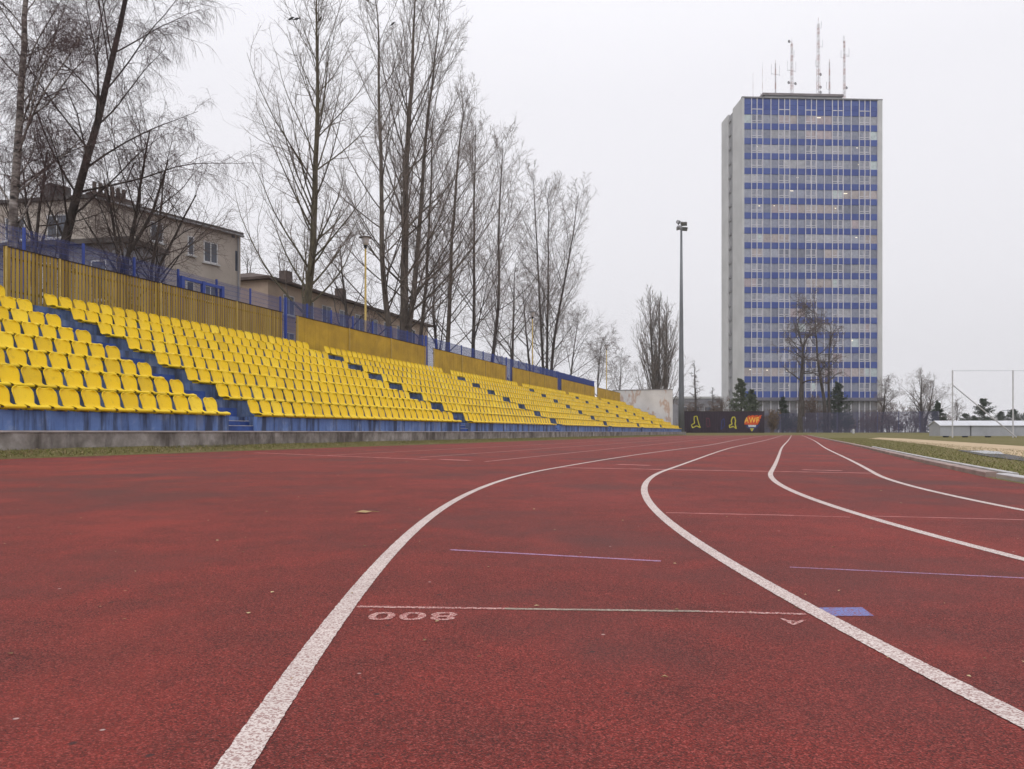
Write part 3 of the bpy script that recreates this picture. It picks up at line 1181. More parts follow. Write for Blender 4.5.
class Tree:
    def __init__(s, seed):
        s.rs = np.random.RandomState(seed)

    def grow(s, P, D, L, r0, r1, S_, wander, up, upz=0.0):
        N = len(P)
        pts = [P]
        d = nrm(D)
        p = P
        for i in range(S_):
            d = nrm(d + s.rs.normal(0, wander, (N, 3)) + np.array([0, 0, 1.0]) * (up + upz * i / S_))
            p = p + d * (L / S_)[:, None]
            pts.append(p)
        pts = np.stack(pts, 1)
        f = np.linspace(0, 1, S_ + 1)[None]
        rad = r0[:, None] * (1 - f) + r1[:, None] * f
        return pts, rad, L

    def spawn(s, br, n, t0, t1, ang, angsd, lfun, rr, rmin, planar=0.0):
        pts, rad, L = br
        N, K = pts.shape[:2]
        S_ = K - 1
        pi = np.repeat(np.arange(N), n)
        j = np.tile(np.arange(n), N)
        t = t0 + (t1 - t0) * (j + s.rs.rand(len(pi))) / n
        u = t * S_
        k = np.minimum(u.astype(int), S_ - 1)
        f = (u - k)[:, None]
        a, b = pts[pi, k], pts[pi, k + 1]
        P = a * (1 - f) + b * f
        pd = nrm(b - a)
        r = rad[pi, k] * (1 - f[:, 0]) + rad[pi, k + 1] * f[:, 0]
        rv = s.rs.normal(0, 1, (len(pi), 3))
        rv[:, 2] *= (1 - planar)
        pp = nrm(rv - pd * (rv * pd).sum(1, keepdims=True))
        an = np.radians(ang(t) if callable(ang) else ang) + s.rs.normal(0, np.radians(angsd), len(pi))
        D = pd * np.cos(an)[:, None] + pp * np.sin(an)[:, None]
        Ln = lfun(t) * L[pi] * s.rs.uniform(0.65, 1.2, len(pi))
        R0 = np.maximum(r * rr, rmin)
        return P, D, Ln, R0


def tubes(brs, ks):
    V, Fs = [], []
    base = 0
    for (pts, rad, L), k in zip(brs, ks):
        N, K = pts.shape[:2]
        if N == 0:
            continue
        d = np.empty_like(pts)
        d[:, 1:-1] = pts[:, 2:] - pts[:, :-2]
        d[:, 0] = pts[:, 1] - pts[:, 0]
        d[:, -1] = pts[:, -1] - pts[:, -2]
        d = nrm(d)
        ref = np.zeros_like(d)
        mz = np.abs(d[:, :1, 2]) > 0.8
        ref[..., 0] = np.where(mz, 1.0, 0.0)
        ref[..., 2] = np.where(mz, 0.0, 1.0)
        a = nrm(ref - d * (ref * d).sum(-1, keepdims=True))
        b = np.cross(d, a)
        th = np.arange(k) * 2 * np.pi / k
        ring = pts[:, :, None] + rad[:, :, None, None] * (a[:, :, None] * np.cos(th)[None, None, :, None] + b[:, :, None] * np.sin(th)[None, None, :, None])
        V.append(ring.reshape(-1, 3))
        idx = base + np.arange(N * K * k).reshape(N, K, k)
        q = np.stack([idx[:, :-1], np.roll(idx[:, :-1], -1, 2), np.roll(idx[:, 1:], -1, 2), idx[:, 1:]], -1)
        Fs.append(q.reshape(-1, 4))
        base += N * K * k
    return np.concatenate(V), np.concatenate(Fs)


def resample(path, n):
    path = np.array([tuple(p) for p in path], float)
    seg = np.linalg.norm(np.diff(path, axis=0), axis=1)
    cs = np.concatenate([[0], np.cumsum(seg)])
    t = np.linspace(0, cs[-1], n)
    return np.stack([np.interp(t, cs, path[:, i]) for i in range(3)], 1)


def bare_tree(name, label, stems, r0, seed, kind='poplar', mats=('bark', 'twig'), gz=3.95, dens=1.0, twig=0.008, cat='tree', group=None, hide=False, rmul=1.0):
    """stems: list of world-space paths; the first point of the first stem is the foot"""
    T = Tree(seed)
    rs = T.rs
    foot = np.array(tuple(stems[0][0]))
    levels_t, levels_c = [], []
    n1m = 0
    allb = []
    for si, st in enumerate(stems):
        P = resample(st, 16) - foot
        H = np.linalg.norm(np.diff(P, axis=0), axis=1).sum()
        P[3:-1, :2] += np.cumsum(rs.normal(0, 0.0035 * H, (12, 2)), 0) * 0.5
        rr_ = r0 if not isinstance(r0, (list, tuple)) else r0[si]
        f = np.linspace(0, 1, 16)
        rad = rr_ * (1 - f) ** 0.85 + 0.025
        rad[0] *= 1.25
        tr = (P[None], rad[None], np.array([H]))
        levels_t.append((tr, 9))
        if kind == 'poplar':
            c = T.spawn(tr, int(46 * dens), 0.13, 0.985, lambda t: 53 - 25 * t, 8, lambda t: 0.36 * (1.02 - t) ** 0.62 + 0.045, 0.32, 0.02)
            b1 = T.grow(c[0], c[1], c[2], np.minimum(c[3], rr_ * 0.29), np.full(len(c[0]), 0.010), 9, 0.05, 0.06, 0.05)
            c = T.spawn(b1, 9, 0.15, 1.0, 38, 11, lambda t: 0.42 - 0.18 * t, 0.5, 0.010)
            b2 = T.grow(*c[:3], c[3], np.full(len(c[0]), 0.008), 5, 0.09, 0.07)
            c = T.spawn(b2, 6, 0.15, 1.0, 42, 13, lambda t: 0.46 - 0.15 * t, 0.6, twig)
            b3 = T.grow(*c[:3], c[3], np.full(len(c[0]), twig * 0.9), 3, 0.14, 0.06)
            c = T.spawn(b3, 2, 0.2, 1.0, 40, 13, lambda t: 0.6 - 0.1 * t, 0.8, twig * 0.8)
            b4 = T.grow(*c[:3], c[3], np.full(len(c[0]), twig * 0.6), 2, 0.12, 0.06)
        elif kind == 'birch':
            c = T.spawn(tr, int(26 * dens), 0.20, 0.97, lambda t: 46 - 10 * t, 8, lambda t: (0.37 * (1.05 - t) ** 0.5 + 0.04) * np.minimum(1, 0.55 + 1.2 * t), 0.30, 0.02)
            b1 = T.grow(c[0], c[1], c[2], np.minimum(c[3], rr_ * 0.27), np.full(len(c[0]), 0.008), 10, 0.06, 0.04, -0.10)
            c = T.spawn(b1, 13, 0.2, 1.0, 42, 14, lambda t: 0.36 - 0.1 * t, 0.45, 0.007)
            b2 = T.grow(*c[:3], c[3], np.full(len(c[0]), 0.005), 6, 0.10, 0.0, -0.20)
            c = T.spawn(b2, 8, 0.12, 1.0, 45, 16, lambda t: 0.5 - 0.1 * t, 0.6, twig)
            b3 = T.grow(*c[:3], c[3], np.full(len(c[0]), twig * 0.8), 5, 0.10, -0.10, -0.30)
            c = T.spawn(b3, 6, 0.1, 1.0, 40, 15, lambda t: 0.85 - 0.1 * t, 0.8, twig * 0.7)
            b4 = T.grow(*c[:3], c[3], np.full(len(c[0]), twig * 0.55), 4, 0.10, -0.22, -0.30)
        elif kind == 'lombardy':
            c = T.spawn(tr, int(44 * dens), 0.05, 0.96, 22, 6, lambda t: 0.46 * (1.02 - t) ** 0.75 + 0.03, 0.4, 0.03)
            b1 = T.grow(c[0], c[1], c[2], c[3], np.full(len(c[0]), 0.018), 7, 0.045, 0.10, 0.05)
            c = T.spawn(b1, 6, 0.15, 1.0, 25, 9, lambda t: 0.4 - 0.15 * t, 0.6, 0.014)
            b2 = T.grow(*c[:3], c[3], np.full(len(c[0]), 0.011), 4, 0.07, 0.10)
            c = T.spawn(b2, 4, 0.15, 1.0, 26, 10, lambda t: 0.45 - 0.1 * t, 0.7, twig)
            b3 = T.grow(*c[:3], c[3], np.full(len(c[0]), twig), 2, 0.08, 0.10)
            c = T.spawn(b3, 2, 0.2, 1.0, 28, 10, lambda t: 0.5 + 0 * t, 0.8, twig)
            b4 = T.grow(*c[:3], c[3], np.full(len(c[0]), twig * 0.8), 2, 0.08, 0.10)
        elif kind == 'pollard':
            c = T.spawn(tr, int(13 * dens), 0.40, 1.0, lambda t: 78 - 30 * t, 14, lambda t: 0.23 + 0.03 * t, 0.5, 0.06)
            b1 = T.grow(c[0], c[1], c[2], c[3], np.full(len(c[0]), 0.025), 7, 0.17, 0.02, 0.02)
            c = T.spawn(b1, 6, 0.25, 1.0, 55, 18, lambda t: 0.42 - 0.1 * t, 0.6, 0.018)
            b2 = T.grow(*c[:3], c[3], np.full(len(c[0]), 0.014), 4, 0.2, 0.03)
            c = T.spawn(b2, 5, 0.2, 1.0, 50, 18, lambda t: 0.5 + 0 * t, 0.7, twig)
            b3 = T.grow(*c[:3], c[3], np.full(len(c[0]), twig), 3, 0.2, 0.03)
            c = T.spawn(b3, 2, 0.2, 1.0, 45, 18, lambda t: 0.6 + 0 * t, 0.8, twig)
            b4 = T.grow(*c[:3], c[3], np.full(len(c[0]), twig * 0.8), 2, 0.2, 0.03)
        else:   # bush-like spreading tree
            c = T.spawn(tr, int(13 * dens), 0.12, 0.97, lambda t: 50 - 15 * t, 12, lambda t: 0.62 * (1.05 - t) ** 0.6 + 0.05, 0.5, 0.012)
            b1 = T.grow(c[0], c[1], c[2], c[3], np.full(len(c[0]), 0.009), 7, 0.10, 0.04, 0.0)
            c = T.spawn(b1, 8, 0.15, 1.0, 48, 16, lambda t: 0.48 - 0.15 * t, 0.55, 0.008)
            b2 = T.grow(*c[:3], c[3], np.full(len(c[0]), 0.006), 5, 0.13, 0.03)
            c = T.spawn(b2, 6, 0.15, 1.0, 46, 16, lambda t: 0.5 - 0.12 * t, 0.7, twig)
            b3 = T.grow(*c[:3], c[3], np.full(len(c[0]), twig * 0.8), 3, 0.14, 0.02)
            c = T.spawn(b3, 3, 0.2, 1.0, 44, 16, lambda t: 0.6 + 0 * t, 0.8, twig * 0.8)
            b4 = T.grow(*c[:3], c[3], np.full(len(c[0]), twig * 0.6), 2, 0.14, 0.02)
        levels_t.append((b1, 5))
        levels_c += [(b2, 4), (b3, 3), (b4, 3)]
    t = thing(name, label, cat, tuple(foot), 0, group)
    V, Fq = tubes([x[0] for x in levels_t], [x[1] for x in levels_t])
    fast_mesh('trunk', V, Fq, M[mats[0]], t, True)
    V, Fq = tubes([x[0] for x in levels_c], [x[1] for x in levels_c])
    fast_mesh('crown', V, Fq, M[mats[1]], t, False)
    return t, V + foot


def stem(Y, pix, gz=3.95, x0=None):
    """trunk path at depth Y through pixels (low to high), starting at the ground"""
    p = [px(x, y, Y) for x, y in pix]
    b = p[0].copy()
    if x0 is not None:
        b.x = (x0 - 512) * Y / F
    b.z = gz
    return [b] + [q for q in p if q.z > gz + 0.2]


def depth_at(xp, d):
    tx = (xp - 512) / F
    return d / (math.sin(PS) - tx * math.cos(PS))


GT = 'bare poplars in a row behind the stand'
# weeping birches at the left
Y = depth_at(14, 25.5)
bare_tree('birch_tree', 'white barked birch with drooping twigs at the far left edge', [stem(Y, [(10, 255), (17, 170), (25, 60), (30, -40), (36, -140)])], 0.15, 11, 'birch', ('birch', 'twig_red'), dens=1.0, twig=0.0045)
Y = depth_at(66, 26.5)
bare_tree('birch_tree', 'dark leaning birch with long arching branches over the cream house', [stem(Y, [(64, 245), (82, 180), (101, 110), (114, 50), (124, 0), (134, -60), (142, -130)])], 0.175, 12, 'birch', ('bark_dark', 'twig_red'), dens=1.1, twig=0.0045)
# shrubby trees in front of the cream house
Y = depth_at(128, 25)
bare_tree('bare_bush', 'many stemmed bare bush in front of the cream house wall', [stem(Y, [(118, 262), (112, 225), (104, 180)]), [*stem(Y, [(122, 262), (150, 215), (168, 160)])], stem(Y, [(126, 262), (138, 200), (150, 130)])], [0.08, 0.09, 0.08], 13, 'bush', ('bark_dark', 'twig'), dens=0.75, twig=0.0042, cat='bush')
Y = depth_at(168, 26)
bare_tree('bare_bush', 'bare bush with outspread twigs just left of the blue gate frame', [stem(Y, [(158, 270), (176, 235), (196, 195)]), stem(Y, [(152, 270), (160, 225), (165, 175)])], [0.07, 0.07], 14, 'bush', ('bark_dark', 'twig'), dens=0.8, twig=0.0042, cat='bush')

Y = depth_at(40, 27)
bare_tree('bare_bush', 'bare young tree between the white barked birch and the leaning one', [stem(Y, [(36, 255), (40, 210), (48, 150)]), stem(Y, [(34, 255), (28, 215), (22, 165)])], [0.07, 0.06], 15, 'bush', ('bark_dark', 'twig'), dens=0.8, twig=0.0042, cat='tree')

poplars = [
    (312, 27.0, [[(306, 320), (313, 240), (315, 120), (316, 20), (317, -12)]], 0.25, 21, 'poplar with low spreading limbs, nearest to the cream house', 'bark_green', 1.05),
    (384, 27.0, [[(390, 335), (382, 270), (380, 160), (376, 60), (374, -8)]], 0.21, 22, 'slim poplar just right of the nearest street lamp', 'bark', 0.75),
    (406, 27.5, [[(404, 340), (404, 270), (407, 160), (415, 60), (418, -25)], [(408, 335), (414, 280), (424, 180), (434, 80), (440, 10)]], (0.36, 0.22), 23, 'thick double stemmed poplar, the stoutest trunk of the row', 'bark', 0.8),
    (420, 28.0, [[(419, 345), (427, 280), (430, 200), (432, 120)]], 0.16, 24, 'thin poplar stem leaning right, next to the double trunk', 'bark', 0.55),
    (448, 28.0, [[(447, 350), (451, 290), (456, 210), (460, 130), (462, 95)]], 0.20, 25, 'poplar between the thin leaning stem and the middle street lamp', 'bark', 0.68),
    (474, 28.0, [[(473, 352), (474, 290), (474, 210), (476, 125)]], 0.18, 26, 'straight poplar fifth from the nearest lamp', 'bark_dark', 0.62),
    (494, 28.5, [[(492, 360), (498, 300), (497, 220), (502, 140)]], 0.19, 27, 'poplar just left of the middle street lamp', 'bark_dark', 0.62),
    (548, 29.0, [[(543, 368), (540, 310), (537, 240), (534, 178)], [(547, 368), (549, 300), (549, 240), (550, 185)], [(551, 368), (560, 310), (571, 250), (579, 192)]], (0.18, 0.18, 0.20), 28, 'three stemmed poplar at the right end of the row', 'bark_dark', 0.6),
]
crowV = {}
for (xp, d, sts, r0, seed, lab, bk, dn) in poplars:
    Y = depth_at(xp, d)
    t, V = bare_tree('poplar_tree', 'bare ' + lab, [stem(Y, q) for q in sts], r0, seed, 'poplar', (bk, 'twig_grey'), dens=dn, twig=0.0058 * Y / 60, group=GT)
    crowV[xp] = V
# smaller trees between and behind
mids = [
    (515, 31, [(512, 372), (514, 320), (516, 262)], 0.20, 31, 'small bare tree between the tall poplars and the three stemmed one'),
    (572, 32, [(570, 380), (574, 345), (578, 315)], 0.16, 32, 'low bare tree right of the three stemmed poplar'),
    (600, 30, [(598, 385), (600, 360), (603, 338)], 0.16, 33, 'small bare tree just left of the farthest street lamp'),
    (622, 33, [(620, 390), (621, 372), (622, 352)], 0.14, 34, 'small thin bare tree above the left end of the stained wall'),
    (345, 33, [(348, 320), (344, 280), (340, 240)], 0.16, 35, 'small bare tree between the first poplar and the nearest lamp'),
    (252, 45, [(252, 300), (250, 282), (248, 258)], 0.18, 36, 'bare tree right behind the corner of the cream house'),
    (280, 50, [(284, 310), (280, 285), (277, 252)], 0.20, 37, 'bare tree in front of the brown roof between the houses'),
    (433, 32, [(436, 350), (433, 310), (431, 250)], 0.18, 38, 'bare understorey tree behind the thin leaning stem'),
    (527, 34, [(530, 375), (526, 330), (522, 280)], 0.2, 39, 'bare understorey tree left of the middle lamp pole'),
]
for (xp, d, st, r0, seed, lab) in mids:
    Y = depth_at(xp, d)
    bare_tree('bare_tree', lab, [stem(Y, st)], r0, seed, 'bush', ('bark_dark', 'twig'), dens=0.9, twig=0.0058 * Y / 60)

# columnar poplar beyond the white wall
Yl = 150.0
bare_tree('columnar_poplar', 'narrow columnar bare poplar rising behind the stained white wall', [stem(Yl, [(653, 400), (652, 340), (651, 294)], 0.3), stem(Yl, [(664, 400), (666, 350), (667, 304)], 0.3), stem(Yl, [(658, 400), (659, 350), (660, 298)], 0.3)], (0.32, 0.32, 0.3), 41, 'lombardy', ('bark', 'twig_grey'), gz=0.3, dens=0.9, twig=0.015)
# big lopped trees at the end of the track
bare_tree('lopped_tree', 'dark bare tree with knobbly limbs left of the forked pair', [stem(131, [(800, 430), (801, 380), (803, 348), (799, 332), (796, 318)], 0.33), stem(131, [(803, 360), (804, 345), (810, 332), (813, 312)], 3.0)], (0.42, 0.22), 42, 'pollard', ('bark_dark', 'twig'), gz=0.33, dens=1.15, twig=0.016)
bare_tree('lopped_tree', 'forked dark bare tree with two tall stems beside the dark spruce', [stem(131, [(826, 430), (824, 400), (818, 365), (815, 330), (813, 308)], 0.33), stem(131, [(829, 430), (829, 400), (829, 355), (831, 328)], 0.33)], (0.32, 0.27), 43, 'pollard', ('bark_dark', 'twig'), gz=0.33, dens=1.15, twig=0.016)
# bare trees right of the tower
bare_tree('bare_tree', 'thin bare tree at the right foot of the tower', [stem(150, [(882, 425), (884, 405), (886, 380)], 0.36)], 0.2, 44, 'bush', ('bark_dark', 'twig'), twig=0.012)
bare_tree('bare_tree', 'wide crowned bare tree left of the low white covers', [stem(150, [(922, 425), (921, 405), (922, 378)], 0.36), stem(150, [(925, 425), (930, 405), (934, 385)], 0.36)], (0.28, 0.2), 45, 'bush', ('bark_dark', 'twig_grey'), twig=0.012)
bare_tree('bare_tree', 'faint bare sapling behind the left net post', [stem(170, [(956, 425), (957, 412), (958, 404)], 0.36)], 0.12, 46, 'bush', ('bark_dark', 'twig_grey'), twig=0.012, dens=0.8)


def conifer(name, label, xp, ytop, ybase, Y, wpx, seed, mat='needle', bare=False, gz=0.36, cat='conifer'):
    T = Tree(seed)
    foot = np.array(((xp - 512) * Y / F, Y, gz))
    H = CH + (YH - ytop) * Y / F - gz
    W = wpx * Y / F * 0.68
    f = np.linspace(0, 1, 10)
    P = np.stack([0.01 * H * np.sin(f * 5), 0 * f, f * H], 1)
    tr = (P[None], (0.022 * H * (1 - f) + 0.02)[None], np.array([H]))
    n = 100 if not bare else 46
    c = T.spawn(tr, n, 0.08, 0.985, lambda t: 95 - 35 * t, 8, lambda t: W / H * (1.04 - t) ** 0.85 + 0.01, 0.3, 0.02)
    b1 = T.grow(*c[:3], c[3], np.full(len(c[0]), 0.012), 5, 0.08, -0.04, 0.12)
    c = T.spawn(b1, 9, 0.12, 1.0, 50, 12, lambda t: 0.42 - 0.2 * t, 0.6, 0.014, 0.6)
    b2 = T.grow(*c[:3], c[3], np.full(len(c[0]), 0.010), 2, 0.1, -0.03)
    t = thing(name, label, cat, tuple(foot))
    V, Fq = tubes([tr, b1], [7, 4])
    fast_mesh('trunk', V, Fq, M['bark_dark'], t, True)
    if bare:
        c = T.spawn(b2, 4, 0.1, 1.0, 50, 15, lambda t: 0.5 + 0 * t, 0.8, 0.012)
        b3 = T.grow(*c[:3], c[3], np.full(len(c[0]), 0.010), 2, 0.15, 0.0)
        V, Fq = tubes([b2, b3], [3, 3])
        fast_mesh('crown', V, Fq, M['twig'], t)
        return
    # needle sprays: small quads along every twig
    rs = T.rs
    pts, rad, L = b2
    m = 11
    N = len(pts)
    pi = np.repeat(np.arange(N), m)
    tt = rs.rand(N * m)
    Pn = pts[pi, 0] * (1 - tt[:, None]) + pts[pi, -1] * tt[:, None] + rs.normal(0, 0.05, (N * m, 3))
    sz = rs.uniform(0.5, 1.2, N * m) * 0.032 * H ** 0.75
    d1 = nrm(nrm(pts[pi, -1] - pts[pi, 0]) + rs.normal(0, 0.5, (N * m, 3)))
    d2 = nrm(np.cross(d1, rs.normal(0, 1, (N * m, 3)))) * 0.42
    Vq = np.stack([Pn - d2 * sz[:, None] * .3, Pn + d1 * sz[:, None] * 0.6 - d2 * sz[:, None], Pn + d1 * sz[:, None] * 1.5, Pn + d1 * sz[:, None] * 0.6 + d2 * sz[:, None]], 1)
    Fq = np.arange(N * m * 4).reshape(-1, 4)
    fast_mesh('crown', Vq.reshape(-1, 3), Fq, M[mat], t)


conifer('larch_tree', 'bare larch with a straight leader right of the floodlight mast', 695, 361, 410, 140, 24, 51, bare=True)
conifer('larch_tree', 'small bare larch between the tall larch and the tower', 713, 387, 415, 142, 16, 52, bare=True)
conifer('spruce_tree', 'mid green conifer rising above the dark mural boards', 741, 379, 425, 138, 26, 53, 'needle_l')
conifer('spruce_tree', 'broad low green conifer beside the tower corner', 752, 390, 425, 140, 20, 54, 'needle_l')
conifer('spruce_tree', 'dark spruce right of the forked bare tree', 838, 383, 430, 139, 30, 55, 'needle')
conifer('spruce_tree', 'small dark spruce left of the knobbly bare tree', 783, 397, 430, 141, 15, 56, 'needle')
conifer('spruce_tree', 'dark spruce behind the left end of the white covers', 938, 402, 428, 128, 17, 57, 'needle')
conifer('pine_tree', 'bushy pine behind the diagonal net strut', 984, 399, 428, 140, 26, 58, 'needle')
for i, (xp, yt, w, sd) in enumerate(((966, 414, 22, 59), (1001, 412, 20, 60), (1013, 410, 22, 61), (1028, 411, 26, 62), (974, 416, 14, 63))):
    conifer('pine_tree', ['low pine right of the left net post', 'low pine between the two net posts', 'low pine behind the right net post', 'low pine at the far right edge', 'lowest pine peeping over the white covers'][i], xp, yt, 428, 160, w, sd, 'needle')


def leaf_bush(name, label, xp, ytop, Y, wpx, seed, mat, gz=0.36, n=2600, cat='bush'):
    rs = np.random.RandomState(seed)
    T = Tree(seed)
    foot = np.array(((xp - 512) * Y / F, Y, gz))
    H = CH + (YH - ytop) * Y / F - gz
    W = wpx * Y / F * 0.5
    N = 16
    a = rs.rand(N) * 2 * np.pi
    D = np.stack([np.cos(a) * rs.uniform(0.1, 0.9, N) * W / H, np.sin(a) * rs.uniform(0.1, 0.9, N) * W / H, np.ones(N)], 1)
    P = np.stack([np.cos(a) * 0.2 * W, np.sin(a) * 0.2 * W, np.zeros(N)], 1)
    Ls = H * rs.uniform(0.7, 1.02, N)
    b0 = T.grow(P, D, Ls, np.full(N, 0.05), np.full(N, 0.015), 6, 0.06, 0.03)
    c = T.spawn(b0, 9, 0.15, 1.0, 40, 14, lambda t: 0.4 - 0.15 * t, 0.6, 0.014)
    b1 = T.grow(*c[:3], c[3], np.full(len(c[0]), 0.012), 4, 0.12, 0.03)
    c = T.spawn(b1, 6, 0.15, 1.0, 42, 14, lambda t: 0.45 + 0 * t, 0.7, 0.013)
    b2 = T.grow(*c[:3], c[3], np.full(len(c[0]), 0.011), 2, 0.12, 0.03)
    t = thing(name, label, cat, tuple(foot))
    V, Fq = tubes([b0, b1, b2], [5, 3, 3])
    fast_mesh('stems', V, Fq, M['twig'], t)
    pts = b2[0]
    k = rs.randint(0, len(pts), n)
    tt = rs.rand(n)[:, None]
    Pn = pts[k, 0] * (1 - tt) + pts[k, -1] * tt + rs.normal(0, 0.05, (n, 3))
    sz = rs.uniform(0.06, 0.17, n)[:, None]
    d1 = nrm(rs.normal(0, 1, (n, 3)))
    d2 = nrm(np.cross(d1, rs.normal(0, 1, (n, 3)))) * 0.5
    Vq = np.stack([Pn, Pn + d1 * sz * 0.6 - d2 * sz, Pn + d1 * sz * 1.3, Pn + d1 * sz * 0.6 + d2 * sz], 1)
    fast_mesh('crown', Vq.reshape(-1, 3), np.arange(n * 4).reshape(-1, 4), M[mat], t)


leaf_bush('dry_bush', 'brown dry bush at the right end of the mural boards', 772, 412, 124, 16, 71, 'drygrass', 0.3, 1500)
leaf_bush('brown_bush', 'reddish brown bush between the knobbly tree and the forked tree', 814, 396, 142, 24, 72, 'brownleaf')
leaf_bush('brown_bush', 'low brown bush under the small larch behind the mural boards', 722, 401, 139, 26, 73, 'brownleaf', n=1200)
leaf_bush('brown_bush', 'low brown bush between the mast and the tall larch', 689, 405, 139, 20, 74, 'brownleaf', n=900)
leaf_bush('brown_bush', 'brown hedge bush at the right foot of the tower', 890, 403, 152, 30, 75, 'brownleaf', n=1600)
leaf_bush('brown_bush', 'brown hedge bush under the wide bare tree', 912, 402, 153, 30, 76, 'brownleaf', n=1300)
leaf_bush('dark_bush', 'dark low bush at the foot of the tower left of the knobbly tree', 790, 415, 143, 34, 77, 'needle', n=2200)
leaf_bush('dark_bush', 'dark low bush under the dark spruce', 842, 414, 144, 44, 78, 'needle', n=2600)
leaf_bush('dark_bush', 'dark low bush at the right corner of the tower', 872, 412, 146, 36, 79, 'brownleaf', n=1600)

def hedge(name, label, xa, xb, ytop, Y, seed, mat, nst, nl, gz=0.36):
    T = Tree(seed)
    rs = T.rs
    x0, x1 = (xa - 512) * Y / F, (xb - 512) * Y / F
    H = CH + (YH - ytop) * Y / F - gz
    P = np.stack([rs.uniform(0, x1 - x0, nst), rs.normal(0, 0.7, nst), np.zeros(nst)], 1)
    D = np.stack([rs.normal(0, 0.18, nst), rs.normal(0, 0.18, nst), np.ones(nst)], 1)
    top = 0.72 + 0.28 * np.sin(P[:, 0] * 0.9 + seed) * np.sin(P[:, 0] * 0.37)
    b0 = T.grow(P, D, H * rs.uniform(0.75, 1.05, nst) * top, np.full(nst, 0.045), np.full(nst, 0.015), 6, 0.07, 0.03)
    c = T.spawn(b0, 8, 0.1, 1.0, 42, 14, lambda t: 0.4 - 0.15 * t, 0.6, 0.014)
    b1 = T.grow(*c[:3], c[3], np.full(len(c[0]), 0.012), 4, 0.12, 0.03)
    c = T.spawn(b1, 5, 0.15, 1.0, 42, 14, lambda t: 0.5 + 0 * t, 0.7, 0.014)
    b2 = T.grow(*c[:3], c[3], np.full(len(c[0]), 0.012), 2, 0.12, 0.03)
    t = thing(name, label, 'hedge', (x0, Y, gz))
    V, Fq = tubes([b0, b1, b2], [5, 3, 3])
    fast_mesh('stems', V, Fq, M['twig'], t)
    pts = b2[0]
    k = rs.randint(0, len(pts), nl)
    tt = rs.rand(nl)[:, None]
    Pn = pts[k, 0] * (1 - tt) + pts[k, -1] * tt + rs.normal(0, 0.05, (nl, 3))
    sz = rs.uniform(0.06, 0.17, nl)[:, None]
    d1 = nrm(rs.normal(0, 1, (nl, 3)))
    d2 = nrm(np.cross(d1, rs.normal(0, 1, (nl, 3)))) * 0.5
    Vq = np.stack([Pn, Pn + d1 * sz * 0.6 - d2 * sz, Pn + d1 * sz * 1.3, Pn + d1 * sz * 0.6 + d2 * sz], 1)
    fast_mesh('crown', Vq.reshape(-1, 3), np.arange(nl * 4).reshape(-1, 4), M[mat], t)


hedge('wild_hedge', 'tangled brown hedge behind the far wire fence below the tower', 762, 880, 411, 149, 81, 'brownleaf', 90, 5000)
hedge('wild_hedge', 'tangled brown hedge between the tower and the low white covers', 876, 950, 409, 156, 82, 'brownleaf', 75, 4500)
hedge('wild_hedge', 'low dark hedge far behind the low white covers', 945, 1060, 419, 165, 83, 'needle', 80, 5000)
hedge('wild_hedge', 'brown scrub behind the dark mural boards', 680, 765, 408, 146, 84, 'brownleaf', 70, 3500)

# ------------------------------------------------------------------ far fence and mural boards
A_, B_ = px(762, 430, 136), px(940, 430, 122)
dv = B_ - A_
L = dv.to_2d().length
ff = thing('wire_fence', 'blue grey wire fence across the end of the field before the tower', 'fence', (A_.x, A_.y, 0.25), math.atan2(dv.y, dv.x))
nv = int(L / 0.055)
x = np.arange(nv) * 0.055
w = 0.012
V = []
hh = 3.4
for z in (0.0, hh):
    for (dx, dy) in ((-w, 0), (0, -w), (w, 0), (0, w)):
        V.append(np.stack([x + dx, np.full(nv, dy), np.full(nv, z)], 1))
V = np.stack(V, 1).reshape(-1, 3)
q = np.array([(0, 1, 5, 4), (1, 2, 6, 5), (2, 3, 7, 6), (3, 0, 4, 7)])
Fq = (np.arange(nv)[:, None, None] * 8 + q[None]).reshape(-1, 4)
fast_mesh('wire_mesh', V, Fq, M['dark_blue_wire'], ff)
for xx in np.arange(0.0, L, 3.0):
    mb = MB()
    mb.box(xx - 0.05, xx + 0.05, -0.05, 0.05, 0, hh + 0.05)
    mb.build('post', M['dark_blue_wire'], ff)

Ym = 123.0
X0, X1 = (683.5 - 512) * Ym / F, (764.5 - 512) * Ym / F
zb, zt = 0.40, CH + (432 - 411.6) * Ym / F
mural = thing('mural_boards', 'dark board fence painted with yellow figures and a flaming torch emblem', 'fence', (X0, Ym, 0))
W = X1 - X0
npan = 4
for i in range(npan):
    mb = MB()
    a, b = W * i / npan, W * (i + 1) / npan
    k = 12
    for j in range(k):
        mb.box(a + (b - a) * j / k, a + (b - a) * (j + 1) / k - 0.012, 0, 0.03 + 0.004 * (j % 2), 0.15, zt)
    mb.build('board_panel', M['mural'], mural)
mb = MB()
mb.box(0, W, -0.02, 0.06, zt + 0.003, zt + 0.07)
mb.build('top_rail', M['cap'], mural)


def mpx(x, y):      # pixel on the mural plane in its local coordinates
    p = px(x, y, Ym)
    return (p.x - X0, p.z)


